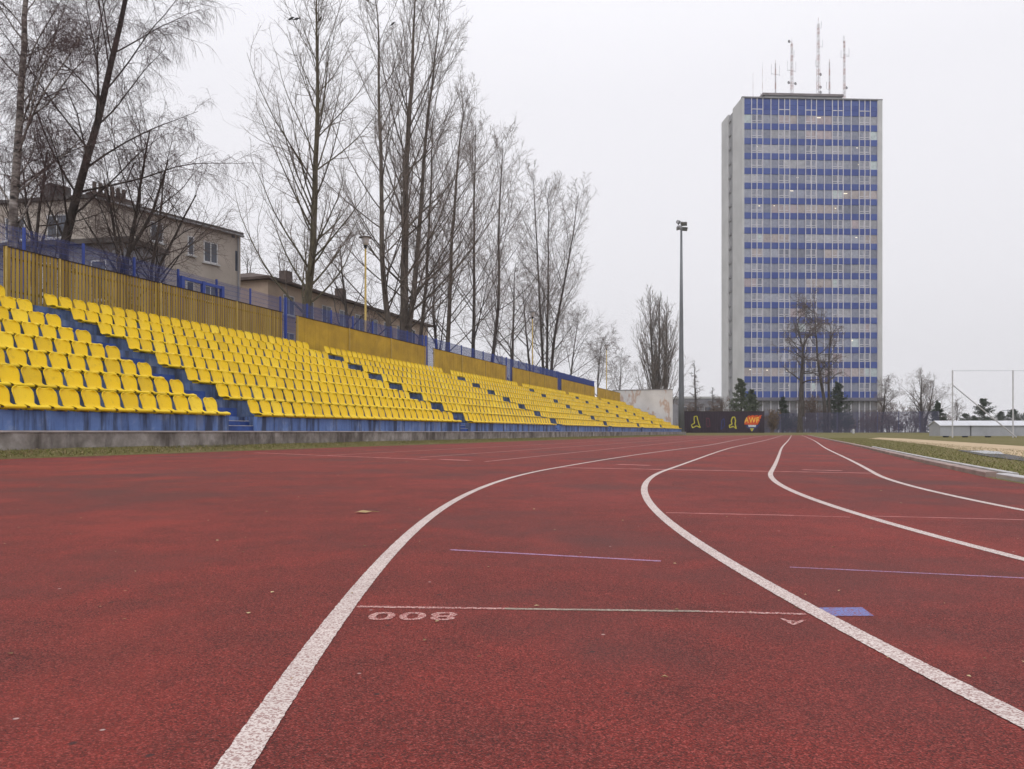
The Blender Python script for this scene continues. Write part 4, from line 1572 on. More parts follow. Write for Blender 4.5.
def stroke(mat, path, r, nm):
    mb = MB()
    pts = [mpx(*q) for q in path]
    for (a, b) in zip(pts[:-1], pts[1:]):
        dx, dz = b[0] - a[0], b[1] - a[1]
        l_ = math.hypot(dx, dz) or 1
        nx_, nz_ = -dz / l_ * r, dx / l_ * r
        y0, y1 = -0.012, -0.001
        c4 = [(a[0] - nx_, a[1] - nz_), (b[0] - nx_, b[1] - nz_), (b[0] + nx_, b[1] + nz_), (a[0] + nx_, a[1] + nz_)]
        yy = -0.004 - 0.0005 * len(mb.f)
        mb.add([(x_, yy, z_) for x_, z_ in c4], [(0, 1, 2, 3)])
    return mb.build(nm, mat, mural)


# yellow figures (loose sprayed outlines)
stroke(M['p_yellow'], [(694.3, 416.5), (697.0, 416.2), (697.6, 419.5), (699.0, 424.5), (700.4, 427.6), (696.5, 425.8), (692.6, 427.8), (691.4, 425.0), (694.6, 423.0), (694.0, 419.5), (694.3, 416.5)], 0.075, 'painted_figure')
stroke(M['p_yellow'], [(732.5, 417.2), (734.6, 417.0), (735.6, 420.5), (735.0, 424.0), (736.2, 428.6), (733.4, 426.4), (729.6, 427.6), (729.3, 425.4), (732.0, 424.2), (731.3, 420.8), (732.5, 417.2)], 0.085, 'painted_figure')
stroke(M['p_red'], [(706.5, 418.0), (709.2, 418.5), (710.0, 426.0), (707.0, 427.0), (706.5, 418.0)], 0.05, 'painted_figure')
stroke(M['p_blue'], [(722.0, 420.0), (724.0, 418.5), (724.5, 426.0), (721.0, 429.5), (722.0, 420.0)], 0.07, 'painted_figure')


def poly_on(mat, pts, y, nm):
    mb = MB()
    v = [mpx(*q) for q in pts]
    n = len(v)
    mb.add([(a, y, b) for a, b in v] + [(a, y + 0.004, b) for a, b in v], [tuple(range(n)), tuple(range(2 * n - 1, n - 1, -1))] + [(i, i + n, (i + 1) % n + n, (i + 1) % n) for i in range(n)])
    return mb.build(nm, mat, mural)


poly_on(M['p_orange'], [(744.4, 424.4), (744.6, 421.0), (746.4, 417.6), (749.0, 415.4), (750.6, 416.0), (752.6, 415.0), (754.6, 415.8), (757.0, 414.9), (758.2, 416.0), (761.8, 414.8), (760.6, 417.4), (761.4, 417.6), (759.4, 419.6), (760.0, 420.4), (757.6, 424.6), (751, 424.9)], -0.010, 'torch_flame')
poly_on(M['p_blue'], [(745.5, 424.9), (748.0, 425.2), (757, 425.1), (760.2, 424.2), (757.6, 427.4), (754.2, 429.0), (754.0, 431.0), (751.0, 431.0), (750.4, 429.0), (746.8, 427.4)], -0.0075, 'torch_shield')
poly_on(M['p_white'], [(748.0, 425.0), (756.2, 425.0), (755.6, 427.0), (748.6, 427.0)], -0.0135, 'torch_cup')
poly_on(M['p_yellow'], [(750.0, 428.3), (753.8, 428.3), (752.4, 431.2), (751.4, 431.2)], -0.0135, 'torch_handle')
cc = mpx(751.7, 420.4)
text_mesh('emblem_letters', 'AWF', 1.18, M['p_gold'], (cc[0], -0.016, cc[1]), 0, 0.015, 0.82, mural, 0.002, (math.pi / 2, 0, 0))

# ------------------------------------------------------------------ tower
P0 = px(742, 432, 176.0)
TA = math.atan2(1.5, 31.5)
tower = thing('office_tower', 'tall slab office tower with blue bands between its window rows', 'tower', (P0.x, P0.y, 0.2), TA)
TW, TDp = 31.5, 14.6
ZT = 73.9
WTOP, PER, WH = 70.2, 3.28, 1.9
zc = [24, 73, 108, 145, 197, 247, 285, 318, 368, 420, 457, 490, 541, 593, 630, 663, 714, 767, 803, 838, 886]
xm = [0.4 + (q - 24) / (886 - 24) * (TW - 1.4) for q in zc]
NARROW = [i for i in range(20) if (zc[i + 1] - zc[i]) < 42]
rs = np.random.RandomState(17)
rt = random.Random(23)
# concrete frame pieces
mb = MB()
mb.box(0, xm[0], -0.25, 6.4, 0, ZT)
mb.box(xm[-1], TW, -0.25, 10, 0, ZT)
mb.box(0.0, 0.4, 9.6, TDp, 0, ZT)
mb.box(TW - 0.4, TW, 10.002, TDp, 0, ZT)
mb.box(0.4, TW - 0.4, TDp - 0.4, TDp, 0, ZT)
mb.build('concrete_wall', M['conc'], tower)
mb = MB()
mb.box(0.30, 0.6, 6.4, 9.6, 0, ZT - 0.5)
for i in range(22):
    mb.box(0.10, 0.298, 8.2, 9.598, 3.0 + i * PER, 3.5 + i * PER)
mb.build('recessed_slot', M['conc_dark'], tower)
mb = MB()
mb.box(0.42, TW - 0.42, 0.6, TDp - 0.42, ZT - 0.6, ZT - 0.25)
mb.build('roof', M['roof'], tower)
mb = MB()
mb.box(xm[0], xm[-1], 0.30, 0.5, 0.0, 70.0)
mb.build('inner_wall', M['conc_dark'], tower)


def tint_band(name, z0, z1, cells, y, parent, palette, thick=0.06):
    mb = MB()
    tints = []
    for (a, b, col_) in cells:
        mb.box(a, b, y, y + thick, z0, z1)
        tints += [col_] * 6
    o = mb.build(name, M['office'], parent)
    at = o.data.attributes.new('tint', 'FLOAT_COLOR', 'FACE')
    at.data.foreach_set('color', [q for c_ in tints for q in (*c_, 1.0)])
    return o


GREY = (0.27, 0.285, 0.36)


def sc(c, k):
    return tuple(v * k for v in c)


for r in range(19):
    z1 = WTOP - PER * r
    z0 = z1 - WH
    cells = []
    run = 0
    curc = GREY
    rowbias = rt.random()
    for c in range(20):
        if run <= 0:
            q = rt.random()
            if q < 0.40:
                curc = sc((0.245, 0.265, 0.345), rt.uniform(0.8, 1.15))
            elif q < 0.62:
                curc = sc((0.315, 0.335, 0.41), rt.uniform(0.85, 1.1))
            elif q < 0.62 + 0.13 * (0.3 + rowbias):
                curc = sc((0.44, 0.395, 0.40), rt.uniform(0.8, 1.15))
            elif q < 0.9:
                curc = sc((0.39, 0.40, 0.45), rt.uniform(0.85, 1.1))
            elif q < 0.95:
                curc = (0.52, 0.60, 0.62)
            else:
                curc = (0.42, 0.36, 0.39)
            run = rt.choice([1, 1, 2, 2, 3, 4])
        run -= 1
        j = rt.uniform(0.9, 1.1)
        cells.append((xm[c] + 0.05, xm[c + 1] - 0.05, tuple(min(0.7, v * j) for v in curc)))
    band = tint_band('window_band', z0, z1, cells, 0.12, tower, None)
    for c0 in NARROW[::2]:
        mb = MB()
        for c in (c0, c0 + 1):
            a, b = xm[c] + 0.08, xm[c + 1] - 0.08
            for (za, zb_) in ((z0 + 0.50, z0 + 0.62), (z0 + 0.04, z0 + 0.14), (z1 - 0.12, z1 - 0.04)):
                mb.box(a, b, 0.07, 0.118, za, zb_)
            for q in (a, b - 0.1):
                mb.box(q, q + 0.1, 0.075, 0.119, z0 + 0.04, z1 - 0.04)
        mb.box(xm[c0 + 1] - 0.1, xm[c0 + 1] + 0.1, 0.08, 0.117, z0 + 0.05, z1 - 0.05)
        mb.build('sash', M['mullion'], band)
    # a few lit ceiling tubes behind the glass line
    if rt.random() < 0.55:
        mb = MB()
        for _ in range(rt.choice([1, 1, 2, 3])):
            xx = rt.uniform(1.5, TW - 3)
            l_ = rt.choice([0.3, 0.4, 0.9])
            zz = z1 - rt.uniform(0.35, 0.9)
            mb.box(xx, xx + l_, 0.10, 0.117, zz, zz + 0.16)
        mb.build('lit_tube', M['tube'], band)
    mb = MB()
    zs = z0 - (PER - WH) + 0.01
    for c in range(20):
        mb.box(xm[c] + 0.04, xm[c + 1] - 0.04, 0.02, 0.28, zs, z0 - 0.01)
    mb.build('spandrel_band', M['spandrel'], tower)
mb = MB()
for c in range(20):
    for (za, zb_) in ((WTOP + 0.02, 71.35), (71.40, 72.3), (72.35, 73.72)):
        mb.box(xm[c] + 0.04, xm[c + 1] - 0.04, 0.02, 0.28, za, zb_)
mb.build('top_band', M['spandrel'], tower)
mb = MB()
for c in NARROW:
    mb.box(xm[c], xm[c + 1], -0.06, 0.015, 71.30, 71.46)
mb.build('top_transom', M['mullion'], tower)
for x_ in xm[:]:
    mb = MB()
    mb.box(x_ - 0.07, x_ + 0.07, -0.16, 0.10, 7.9, ZT - 0.1)
    mb.build('mullion', M['mullion'], tower)
mb = MB()
mb.box(-0.06, TW + 0.06, -0.3, 0.5, ZT - 0.12, ZT + 0.12)
mb.build('parapet', M['conc_dark'], tower)
# foot of the tower
mb = MB()
mb.box(-0.2, TW + 0.2, -0.9, 0.2, 7.15, 7.85)
mb.build('canopy_slab', M['base_wall'], tower)
cells = []
for c in range(20):
    g_ = rt.uniform(0.8, 1.2)
    cells.append((xm[c] + 0.07, xm[c + 1] - 0.07, (0.21 * g_, 0.21 * g_, 0.23 * g_)))
tint_band('lobby_window', 5.1, 7.1, cells, 0.12, tower, None)
mb = MB()
for x_ in xm:
    mb.box(x_ - 0.09, x_ + 0.09, -0.1, 0.10, 0, 7.15)
mb.build('lobby_mullion', M['mullion'], tower)
mb = MB()
mb.box(xm[0], xm[-1], 0.02, 0.28, 0, 5.08)
mb.build('plinth', M['base_wall'], tower)
# plant room on the roof
pa, pb = (767.5 - 742) / 140.5 * TW, (850 - 742) / 140.5 * TW
mb = MB()
mb.box(pa + 0.6, pb - 0.3, 3.2, 12, ZT - 0.3, ZT + 1.9)
mb.build('plant_room', M['conc_dark'], tower)
mb = MB()
mb.box(pa, pb, 2.9, 12.4, ZT + 1.9, ZT + 2.4)
mb.build('plant_roof', M['plant'], tower)


def mast_(xp, ytop, label, lattice, seed, extra=()):
    Y = 184.0
    zb_ = ZT + 0.2 + (2.2 if 763 < xp < 845 else -0.25)
    x = (xp - 512) * Y / F
    z1 = CH + (432 - ytop) * Y / F
    h = z1 - zb_
    t = thing('antenna_mast', label, 'antenna', (x, Y, zb_), 0.3, 'antenna masts on the tower roof')
    rr = random.Random(seed)
    mb = MB()
    if lattice:
        w = lattice
        for sx, sy in ((-1, -1), (1, -1), (1, 1), (-1, 1)):
            mb.tube([(sx * w, sy * w, 0), (sx * w * 0.6, sy * w * 0.6, h * 0.93)], 0.045, 5)
        n = max(4, int(h / 0.9))
        for i in range(n):
            za, zc_ = h * 0.93 * i / n, h * 0.93 * (i + 1) / n
            fa, fb = w * (1 - 0.4 * i / n), w * (1 - 0.4 * (i + 1) / n)
            s_ = 1 if i % 2 else -1
            for (sx, sy, tx, ty) in ((-1, -1, 1, -1), (1, -1, 1, 1), (1, 1, -1, 1), (-1, 1, -1, -1)):
                if s_ > 0:
                    mb.tube([(sx * fa, sy * fa, za), (tx * fb, ty * fb, zc_)], 0.03, 4)
                else:
                    mb.tube([(tx * fa, ty * fa, za), (sx * fb, sy * fb, zc_)], 0.03, 4)
        mb.tube([(0, 0, h * 0.9), (0, 0, h)], 0.05, 6)
    else:
        mb.tube([(0, 0, 0), (0, 0, h * 0.5), (0, 0, h)], [0.06, 0.05, 0.03], 6)
    mb.build('mast', M['mast'], t)
    for (fz, dx, kind) in extra:
        mb = MB()
        z = h * fz
        if kind == 'dish':
            mb.tube([(0, 0, z), (dx * 0.7, 0, z)], 0.03, 5)
            mb.lathe([(0.04, -0.1), (0.28, 0.0), (0.36, 0.12), (0.2, 0.1)], (0, 0, 0), 12)
            for i_ in range(len(mb.v) - 48, len(mb.v)):
                v = mb.v[i_]
                mb.v[i_] = (dx + v[0], -v[2], z + v[1])
            mb.build('dish', M['conc_dark'], t)
        elif kind == 'arm':
            mb.tube([(-abs(dx), 0, z), (abs(dx), 0, z)], 0.035, 5)
            for q in (-abs(dx), abs(dx)):
                mb.tube([(q, 0, z - 0.2), (q, 0, z + 2.2)], 0.025, 5)
            mb.build('aerial', M['steel'], t)
        else:
            mb.tube([(0, 0, z), (dx, 0, z), (dx, 0, z + 1.6)], 0.03, 5)
            mb.build('aerial', M['steel'], t)


t = NT('red_white_mast_paint')
w_ = t.n('ShaderNodeTexWave', wave_type='BANDS', bands_direction='Z')
w_.inputs['Scale'].default_value = 0.10
t.l(t.pos(), w_.inputs['Vector'])
t.col(t.ramp(w_.outputs[0], [(0.45, (0.60, 0.58, 0.60)), (0.55, (0.50, 0.38, 0.38))]))
t.rough(0.6, 0.3)
M['mast'] = t.m
mast_(753, 73, 'thin short whip aerial at the left end of the tower roof', 0, 1)
mast_(762.5, 62, 'thin whip aerial with a small box, second from the roof left', 0, 2, [(0.25, -0.5, 'whip'), (0.12, 0.4, 'whip')])
mast_(775.5, 60, 'slim mast with a raised cross arm, left of the stout left lattice mast', 0.10, 3, [(0.66, 1.1, 'arm')])
mast_(791.8, 39, 'stout lattice mast with two dishes, left of the tallest mast', 0.26, 4, [(0.95, -0.8, 'dish'), (0.3, -0.9, 'dish'), (0.3, 0.9, 'dish'), (0.72, 0.6, 'whip'), (0.5, 1.1, 'arm')])
mast_(818.3, 17.5, 'tallest red and white lattice mast on the tower roof', 0.30, 5, [(0.33, 0.5, 'dish'), (0.18, 0.5, 'dish'), (0.12, 0.5, 'dish'), (0.66, 1.2, 'whip'), (0.42, -0.7, 'whip'), (0.88, 0.8, 'whip')])
mast_(829.5, 59, 'slim mast between the tallest mast and the right lattice mast', 0.12, 6, [(0.08, -0.5, 'dish'), (0.08, 0.5, 'dish'), (0.3, -0.8, 'whip')])
mast_(844.3, 36, 'right hand lattice mast with a double cross arm', 0.20, 7, [(0.9, -0.3, 'whip'), (0.7, 1.3, 'whip'), (0.72, 1.3, 'whip'), (0.22, 0.5, 'dish'), (0.67, -0.9, 'whip')])

# low pale building left of the tower and behind the mural
b = thing('low_building', 'low pale building with a flat roof left of the tower foot', 'building', ((676 - 512) * 190 / F, 190, 0.2), 0.02)
MB().box(0, 12.5, 0, 10, 0, 8.2).build('wall', M['greywall'], b)
MB().box(-0.2, 12.7, -0.2, 10.2, 8.2, 8.7).build('roof', M['conc'], b)
for i in range(4):
    w_ = MB().box(1.0 + i * 2.9, 2.8 + i * 2.9, -0.03, 0.08, 4.5, 6.3).build('window', M['winframe'], b)
    MB().box(1.1 + i * 2.9, 2.7 + i * 2.9, -0.04, -0.028, 4.6, 6.2).build('pane', M['pane'], w_)

# ------------------------------------------------------------------ houses behind the stand
def window(parent, x0, x1, z0, z1, y=0.0, split=2):
    """window in a wall facing -y of the parent"""
    mb = MB()
    fw = 0.07
    mb.box(x0, x1, y - 0.03, y + 0.05, z0, z0 + fw)
    mb.box(x0, x1, y - 0.03, y + 0.05, z1 - fw, z1)
    for i in range(split + 1):
        x = x0 + (x1 - x0 - fw) * i / split
        mb.box(x, x + fw, y - 0.033, y + 0.05, z0 + fw, z1 - fw)
    w = mb.build('window', M['winframe'], parent)
    MB().box(x0 + 0.01, x1 - 0.01, y - 0.012, y + 0.03, z0 + 0.01, z1 - 0.01).build('pane', M['pane'], w)
    MB().box(x0 - 0.12, x1 + 0.12, y - 0.14, y + 0.02, z0 - 0.10, z0 - 0.02).build('sill', M['conc'], w)
    return w


K1 = px(240.5, 232, 52.0)             # right end of the long facade
dirA = Vector((0.521, 0.8535, 0))
LA = 9.8
K0 = K1 - dirA * LA                    # corner nearest the camera
house = thing('cream_house', 'cream rendered flat roofed house behind the bare bushes at the left', 'house', (K0.x, K0.y, 3.9), math.atan2(dirA.y, dirA.x))
HH = K1.z - 3.9 - 0.25
# local: x along the long facade (away from camera), facade faces -y; body extends +y
LC = px(-60, 432, 45.6) - K0           # far left corner of the side wall
perpA = Vector((-dirA.y, dirA.x, 0))
lx, ly = LC.dot(dirA), LC.dot(perpA)
foot = [(0, 0), (LA, 0), (LA, 18), (lx + 5, ly + 8), (lx, ly)]


def prism(pts, z0, z1):
    m_ = MB()
    n = len(pts)
    m_.add([(x, y, z0) for x, y in pts] + [(x, y, z1) for x, y in pts], [tuple(range(n - 1, -1, -1)), tuple(range(n, 2 * n))] + [(i, (i + 1) % n, (i + 1) % n + n, i + n) for i in range(n)])
    return m_


prism(foot, 0, HH).build('wall', M['render'], house)
cxm, cym = sum(p[0] for p in foot) / 5, sum(p[1] for p in foot) / 5
prism([(x + 0.14 * (1 if x > cxm else -1), y + 0.14 * (1 if y > cym else -1)) for x, y in foot], HH, HH + 0.2).build('roof', M['roof'], house)
gut = MB()
gut.tube([(-0.1, -0.20, HH - 0.02), (LA + 0.1, -0.20, HH - 0.05)], 0.07, 8)
gut.tube([(LA - 0.25, -0.09, HH - 0.1), (LA - 0.25, -0.09, 0)], 0.05, 8)
gut.build('gutter', M['conc_dark'], house)


def fx(xp):                            # facade abscissa of a pixel column
    tx = (xp - 512) / F
    return (tx * K0.y - K0.x) / (dirA.x - tx * dirA.y)


def fz(xp, yp):
    Yq = K0.y + dirA.y * fx(xp)
    return CH + (YH - yp) * Yq / F - 3.9


window(house, fx(203.5), fx(217.5), fz(210, 263), fz(210, 242))
window(house, fx(187.5), fx(194), fz(190, 255), fz(190, 236), split=1)
window(house, fx(204.5), fx(216), fz(210, 302), fz(210, 286))
window(house, fx(186), fx(194), fz(190, 297), fz(190, 281), split=1)
window(house, fx(150), fx(163), fz(156, 242), fz(156, 222))
MB().box(fx(235.2), fx(238), -0.02, 0.05, fz(236.5, 271), fz(236.5, 251)).build('slit_window', M['pane'], house)
MB().box(fx(231.5), fx(234.8), -0.02, 0.05, fz(233, 237.6), fz(233, 234.4)).build('vent', M['pane'], house)
mb = MB()
for i in range(6):
    mb.lathe([(0.12, 0), (0.11, 0.65)], (1.3 + i * 0.36, 2.2, HH + 0.95), 8)
mb.box(1.0, 3.5, 1.8, 2.6, HH + 0.2, HH + 0.95)
mb.build('chimney', M['roof_brown'], house)
# side wall, turned towards the track
sd_ = Vector((lx, ly)).normalized()
sl_ = math.hypot(lx, ly)
sa = math.atan2(-sd_.y, -sd_.x)
for q in (1.7, 4.4, 7.2, 10.0):
    for z0 in (7.25,):
        if q + 1.4 < sl_:
            w_ = window(house, -0.65, 0.65, z0, z0 + 1.3)
            w_.location = (sd_.x * (q + 0.65), sd_.y * (q + 0.65), 0)
            w_.rotation_euler = (0, 0, sa)
for (q, o_, h_) in ((2.6, 3.0, 1.9), (7.5, 3.5, 1.2)):
    cx_, cy_ = sd_.x * q - sd_.y * o_ * -1 * 0 + o_ * 0.5, sd_.y * q + o_
    MB().box(cx_, cx_ + 1.2, cy_, cy_ + 1.0, HH + 0.2, HH + h_).build('chimney', M['roof'], house)
# grey annex at the foot of the side wall
ax = MB()
ax.box(-10.5, 4.3, -3.0, -0.06, 0, 6.0)
o = ax.build('annex', M['greywall'], house)
o.rotation_euler = (0, 0, sa)
for q in (-7.6, -5.2, -0.6, 2.2):
    w_ = window(house, q, q + 0.9, 3.2, 5.2, -3.0, 1)
    w_.rotation_euler = (0, 0, sa)
o = MB().box(-10.7, 4.55, -3.3, -0.05, 6.003, 6.25).build('annex_roof', M['roof'], house)
o.rotation_euler = (0, 0, sa)

# second house, brown roof, behind the first poplars
sA, sB = s_at(268, 38), s_at(428, 38)
h2 = thing('brown_roof_house', 'long pinkish house with a brown hipped roof behind the poplars', 'house', S(sA, 38, 3.9), RZ)
L2 = sB - sA
E2 = CH + (432 - 322) * depth_at(424, 38) / F - 3.9 - 0.2
MB().box(0, L2, 0, 10, 0, E2).build('wall', M['render2'], h2)
mb = MB()
mb.add([(-0.5, -0.5, E2), (L2 + 0.5, -0.5, E2), (L2 + 0.5, 10.5, E2), (-0.5, 10.5, E2), (4.5, 5, E2 + 1.5), (L2 - 4.5, 5, E2 + 1.5), (-0.5, -0.5, E2 - 0.2), (L2 + 0.5, -0.5, E2 - 0.2), (L2 + 0.5, 10.5, E2 - 0.2), (-0.5, 10.5, E2 - 0.2)],
       [(0, 1, 5, 4), (1, 2, 5), (2, 3, 4, 5), (3, 0, 4), (0, 6, 7, 1), (1, 7, 8, 2), (2, 8, 9, 3), (3, 9, 6, 0), (6, 9, 8, 7)])
mb.build('roof', M['roof_brown'], h2)
for i in range(9):
    xx = 2.0 + i * (L2 - 4) / 9
    for z0 in (E2 - 2.6, E2 - 5.6):
        if z0 > 0.6:
            window(h2, xx, xx + 1.5, z0, z0 + 1.6)
for xx in (L2 * 0.3, L2 * 0.62):
    MB().box(xx, xx + 0.9, 4.4, 5.2, E2 + 0.8, E2 + 2.5).build('chimney', M['roof_brown'], h2)

# ------------------------------------------------------------------ right-hand field things
def cover(xa, xb, label, Y=69.5):
    x0, x1 = (xa - 512) * Y / F, (xb - 512) * Y / F
    t = thing('mat_cover', label, 'storage cover', (x0, Y, 0.0), 0.03, 'low covers on the infield')
    L = x1 - x0
    h0, h1 = 1.02, 1.40
    mb = MB()
    mb.add([(0, 0, 0.12), (L, 0, 0.12), (L, 1.7, 0.12), (0, 1.7, 0.12), (0, 0, h0), (L, 0, h0), (L, 1.7, h0), (0, 1.7, h0)],
           [(0, 3, 2, 1), (0, 1, 5, 4), (1, 2, 6, 5), (2, 3, 7, 6), (3, 0, 4, 7), (4, 5, 6, 7)])
    mb.add([(0.002, 0.002, h0 + 0.001), (0.002, 1.698, h0 + 0.001), (0.002, 0.85, h1), (L - 0.002, 0.002, h0 + 0.001), (L - 0.002, 1.698, h0 + 0.001), (L - 0.002, 0.85, h1)], [(0, 2, 1), (3, 4, 5)])
    for i in range(1, max(2, int(L / 1.2))):
        xx = L * i / max(2, int(L / 1.2))
        mb.box(xx - 0.02, xx + 0.02, -0.02, -0.001, 0.14, h0 - 0.03)
    mb.build('side_panel', M['cover'], t)
    mb = MB()
    n = int(L / 0.25)
    for i in range(n):
        a, b = -0.06 + (L + 0.12) * i / n, -0.06 + (L + 0.12) * (i + 1) / n - 0.03
        mb.add([(a, -0.1, h0 - 0.02), (b, -0.1, h0 - 0.02), (b, 0.85, h1 + 0.02), (a, 0.85, h1 + 0.02), (a, 1.8, h0 - 0.02), (b, 1.8, h0 - 0.02),
                (a, -0.1, h0 + 0.03), (b, -0.1, h0 + 0.03), (b, 0.85, h1 + 0.07), (a, 0.85, h1 + 0.07), (a, 1.8, h0 + 0.03), (b, 1.8, h0 + 0.03)],
               [(0, 3, 2, 1), (3, 4, 5, 2), (6, 7, 8, 9), (9, 8, 11, 10), (0, 1, 7, 6), (4, 10, 11, 5), (0, 6, 9, 3), (3, 9, 10, 4), (1, 2, 8, 7), (2, 5, 11, 8)])
    mb.add([(-0.06, -0.09, h0 - 0.015), (L + 0.06, -0.09, h0 - 0.015), (L + 0.06, 0.85, h1 + 0.025), (-0.06, 0.85, h1 + 0.025)], [(0, 1, 2, 3)])
    mb.build('roof', M['cover_top'], t)
    for fx_ in (0.18, 0.82):
        mb = MB()
        mb.tube([(L * fx_, 0.05, 0.09), (L * fx_, 0.25, 0.09)], 0.09, 12)
        mb.tube([(L * fx_ + 0.25, 0.05, 0.09), (L * fx_ + 0.25, 0.25, 0.09)], 0.09, 12)
        mb.build('wheel', M['black'], t)


cover(940.0, 970.5, 'short low grey cover with a white roof, left one of two')
cover(971.5, 1062, 'long low grey cover with a white roof behind the net posts')
Yn = 68.0
xa, xb = (952.5 - 512) * Yn / F, (1013 - 512) * Yn / F
net = thing('net_frame', 'white post frame with a diagonal strut in front of the covers', 'net frame', (xa, Yn, 0))
hN = CH + (432 - 370.2) * Yn / F
for xx in (0, xb - xa):
    MB().tube([(xx, 0, 0), (xx, 0, hN)], 0.055, 10).build('post', M['net_post'], net)
hs = CH + (432 - 385) * Yn / F
MB().tube([(0, -0.02, hs), (xb - xa - 0.15, -0.7, 0.02)], 0.05, 10).build('strut', M['net_post'], net)
MB().tube([(-0.02, 0, hN - 0.05), (xb - xa, 0, hN - 0.05), (xb - xa + 6, 0, hN - 0.06)], 0.012, 5).build('cable', M['steel'], net)
o = MB().tube([(xb - xa + 6, 0, 0), (xb - xa + 6, 0, hN)], 0.055, 8).build('post', M['net_post'], net)

c = px(853.5, 434, 121)
o = MB().lathe([(0.16, 0), (0.16, 0.5), (0.13, 0.62), (0.10, 0.66)], (0, 0, 0), 12).build('marker_post', M['conc'])
o.location = (c.x, c.y, 0.25)
tag(o, 'short pale concrete marker post at the far end of the grass', 'post')
c = px(1008, 420, 230)
t = thing('antenna_pole', 'thin distant pole with a cross bar above the low pines', 'pole', (c.x, c.y, 0.36))
MB().tube([(0, 0, 0), (0, 0, 6.6)], 0.10, 6).build('pole', M['steel'], t)
MB().tube([(-1.6, 0, 6.3), (1.6, 0, 6.3)], 0.08, 5).build('crossbar', M['steel'], t)

# crows in the poplar tops
def crow(xp, yp, key, label):
    V = crowV[key]
    pr = np.stack([512 + F * V[:, 0] / V[:, 1], YH - F * (V[:, 2] - CH) / V[:, 1]], 1)
    k = np.argmin(np.hypot(pr[:, 0] - xp, pr[:, 1] - yp))
    p = V[k]
    t = thing('crow', label, 'bird', (p[0], p[1], p[2]), R.uniform(-1, 1), 'crows perched in the poplars')
    t.scale = (0.75, 0.75, 0.75)
    mb = MB()
    mb.tube([(-0.30, 0, 0.03), (-0.2, 0, 0.08), (-0.08, 0, 0.15), (0.05, 0, 0.22), (0.12, 0, 0.27), (0.17, 0, 0.28), (0.215, 0, 0.275), (0.27, 0, 0.26)], [0.018, 0.04, 0.085, 0.085, 0.055, 0.05, 0.025, 0.006], 10)
    mb.tube([(0.0, 0.03, 0.12), (0.01, 0.03, 0.0)], 0.010, 5)
    mb.tube([(0.0, -0.03, 0.12), (0.01, -0.03, 0.0)], 0.010, 5)
    mb.build('body', M['black'], t, True)
    for sg in (-1, 1):
        mb = MB()
        mb.add([(0.06, sg * 0.082, 0.24), (0.02, sg * 0.095, 0.16), (-0.14, sg * 0.06, 0.07), (-0.26, sg * 0.02, 0.05), (-0.12, sg * 0.055, 0.16), (0.06, sg * 0.07, 0.24), (0.02, sg * 0.08, 0.16), (-0.14, sg * 0.045, 0.07), (-0.26, sg * 0.012, 0.05), (-0.12, sg * 0.04, 0.16)],
               [(0, 1, 2, 3, 4), (9, 8, 7, 6, 5), (0, 5, 6, 1), (1, 6, 7, 2), (2, 7, 8, 3), (3, 8, 9, 4), (4, 9, 5, 0)])
        mb.build('wing', M['black'], t)


crow(291, 21, 312, 'black crow at the left tip of the first poplar')
crow(297, 21, 312, 'black crow just right of the leftmost crow in the first poplar')
crow(320, 21, 312, 'black crow near the middle stem top of the first poplar')
crow(393, 25, 384, 'black crow perched high in the slim second poplar')

# ------------------------------------------------------------------ sky, sun, camera
wd = bpy.data.worlds.new('World')
SC.world = wd
wd.use_nodes = True
nt = wd.node_tree
nt.nodes.clear()
out = nt.nodes.new('ShaderNodeOutputWorld')
bg = nt.nodes.new('ShaderNodeBackground')
bg.inputs['Strength'].default_value = 0.1
sky = nt.nodes.new('ShaderNodeTexSky')
sky.sky_type = 'NISHITA'
sky.sun_disc = False
EL, AZ = math.radians(48), math.radians(200)       # azimuth clockwise from +Y
sky.sun_elevation = EL
sky.sun_rotation = AZ
sky.air_density = 2.0
sky.dust_density = 5.0
hs_ = nt.nodes.new('ShaderNodeHueSaturation')
hs_.inputs['Saturation'].default_value = 0.15
nt.links.new(sky.outputs[0], hs_.inputs['Color'])
tc = nt.nodes.new('ShaderNodeTexCoord')
sp = nt.nodes.new('ShaderNodeSeparateXYZ')
nt.links.new(tc.outputs['Generated'], sp.inputs[0])
no = nt.nodes.new('ShaderNodeTexNoise')
no.inputs['Scale'].default_value = 1.6
no.inputs['Detail'].default_value = 4
nt.links.new(tc.outputs['Generated'], no.inputs['Vector'])
ad = nt.nodes.new('ShaderNodeMath')
ad.operation = 'MULTIPLY_ADD'
nt.links.new(no.outputs[0], ad.inputs[0])
ad.inputs[1].default_value = 0.10
nt.links.new(sp.outputs[2], ad.inputs[2])
rp = nt.nodes.new('ShaderNodeValToRGB')
e = rp.color_ramp.elements
e[0].position, e[0].color = 0.0, (0.90, 0.89, 0.935, 1)
e[1].position, e[1].color = 0.45, (0.97, 0.96, 1.015, 1)
q = e.new(1.0)
q.color = (1.42, 1.42, 1.47, 1)
nt.links.new(ad.outputs[0], rp.inputs[0])
ml = nt.nodes.new('ShaderNodeVectorMath')
ml.operation = 'SCALE'
ml.inputs['Scale'].default_value = 10.0
nt.links.new(rp.outputs[0], ml.inputs[0])
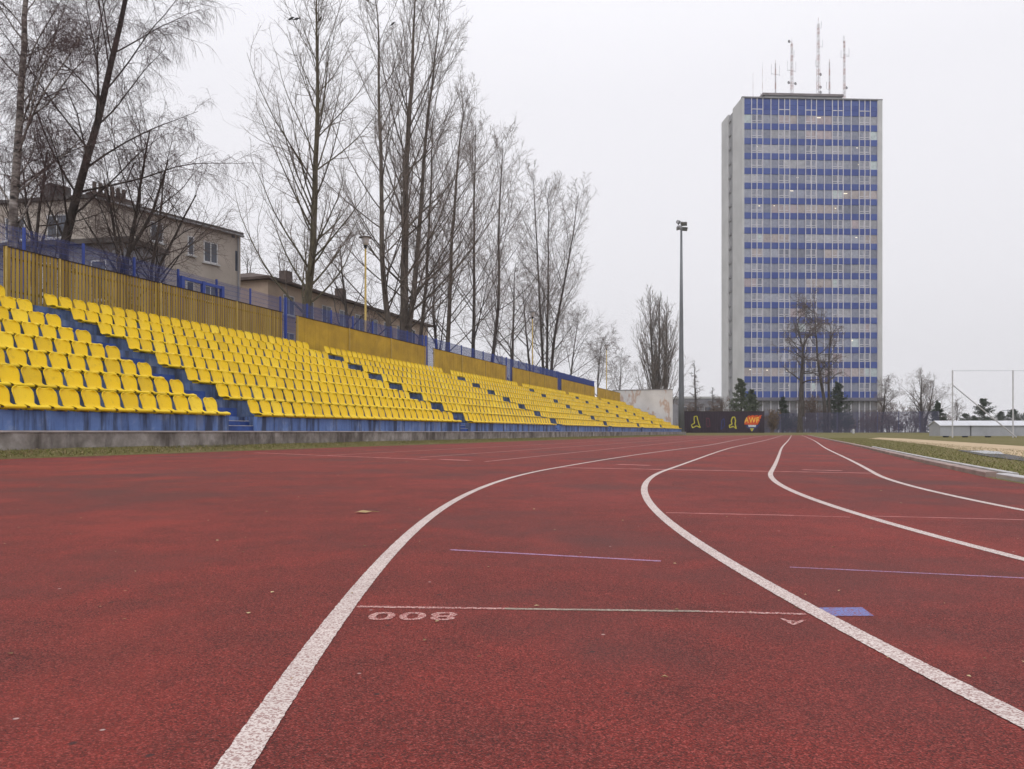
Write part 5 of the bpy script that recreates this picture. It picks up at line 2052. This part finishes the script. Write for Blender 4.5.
mx = nt.nodes.new('ShaderNodeMix')
mx.data_type = 'RGBA'
mx.inputs[0].default_value = 0.95
nt.links.new(hs_.outputs[0], mx.inputs[6])
nt.links.new(ml.outputs[0], mx.inputs[7])
nt.links.new(mx.outputs[2], bg.inputs['Color'])
nt.links.new(bg.outputs[0], out.inputs[0])

sl = bpy.data.lights.new('sun', 'SUN')
sl.energy = 0.8
sl.angle = math.radians(25)
sl.color = (1.0, 0.96, 0.91)
so = bpy.data.objects.new('sun', sl)
COL.objects.link(so)
sd = Vector((math.sin(AZ) * math.cos(EL), math.cos(AZ) * math.cos(EL), math.sin(EL)))
so.rotation_euler = sd.to_track_quat('Z', 'Y').to_euler()
so.location = sd * 50

cam = bpy.data.cameras.new('camera')
cam.sensor_width = 36.0
cam.sensor_fit = 'HORIZONTAL'
cam.lens = 36.0 * F / 1024
cam.shift_y = (YH - 384.5) / 1024
cam.clip_start = 0.05
cam.clip_end = 6000
co = bpy.data.objects.new('camera', cam)
COL.objects.link(co)
co.location = (0, 0, CH)
co.rotation_euler = (math.pi / 2, 0, 0)
SC.camera = co
SC.view_settings.view_transform = 'Standard'
SC.view_settings.look = 'None'
SC.view_settings.exposure = 0.0
SC.view_settings.gamma = 1.0
SC.render.resolution_x, SC.render.resolution_y = 1024, 769
SC.cycles.max_bounces = 6
SC.cycles.use_denoising = True

# thin mist over the whole place
hz_ = MB().box(-760, 760, -310, 1010, -1.2, 118).build('haze', bpy.data.materials.new('haze'))
hm = hz_.data.materials[0]
hm.use_nodes = True
hn = hm.node_tree
hn.nodes.clear()
ho = hn.nodes.new('ShaderNodeOutputMaterial')
hv = hn.nodes.new('ShaderNodeVolumePrincipled')
hv.inputs['Color'].default_value = (0.985, 0.985, 0.99, 1)
hv.inputs['Density'].default_value = 0.00045
hv.inputs['Anisotropy'].default_value = 0.2
hn.links.new(hv.outputs[0], ho.inputs['Volume'])
tag(hz_, 'thin grey mist lying over the whole stadium and tower', 'mist', kind='stuff')
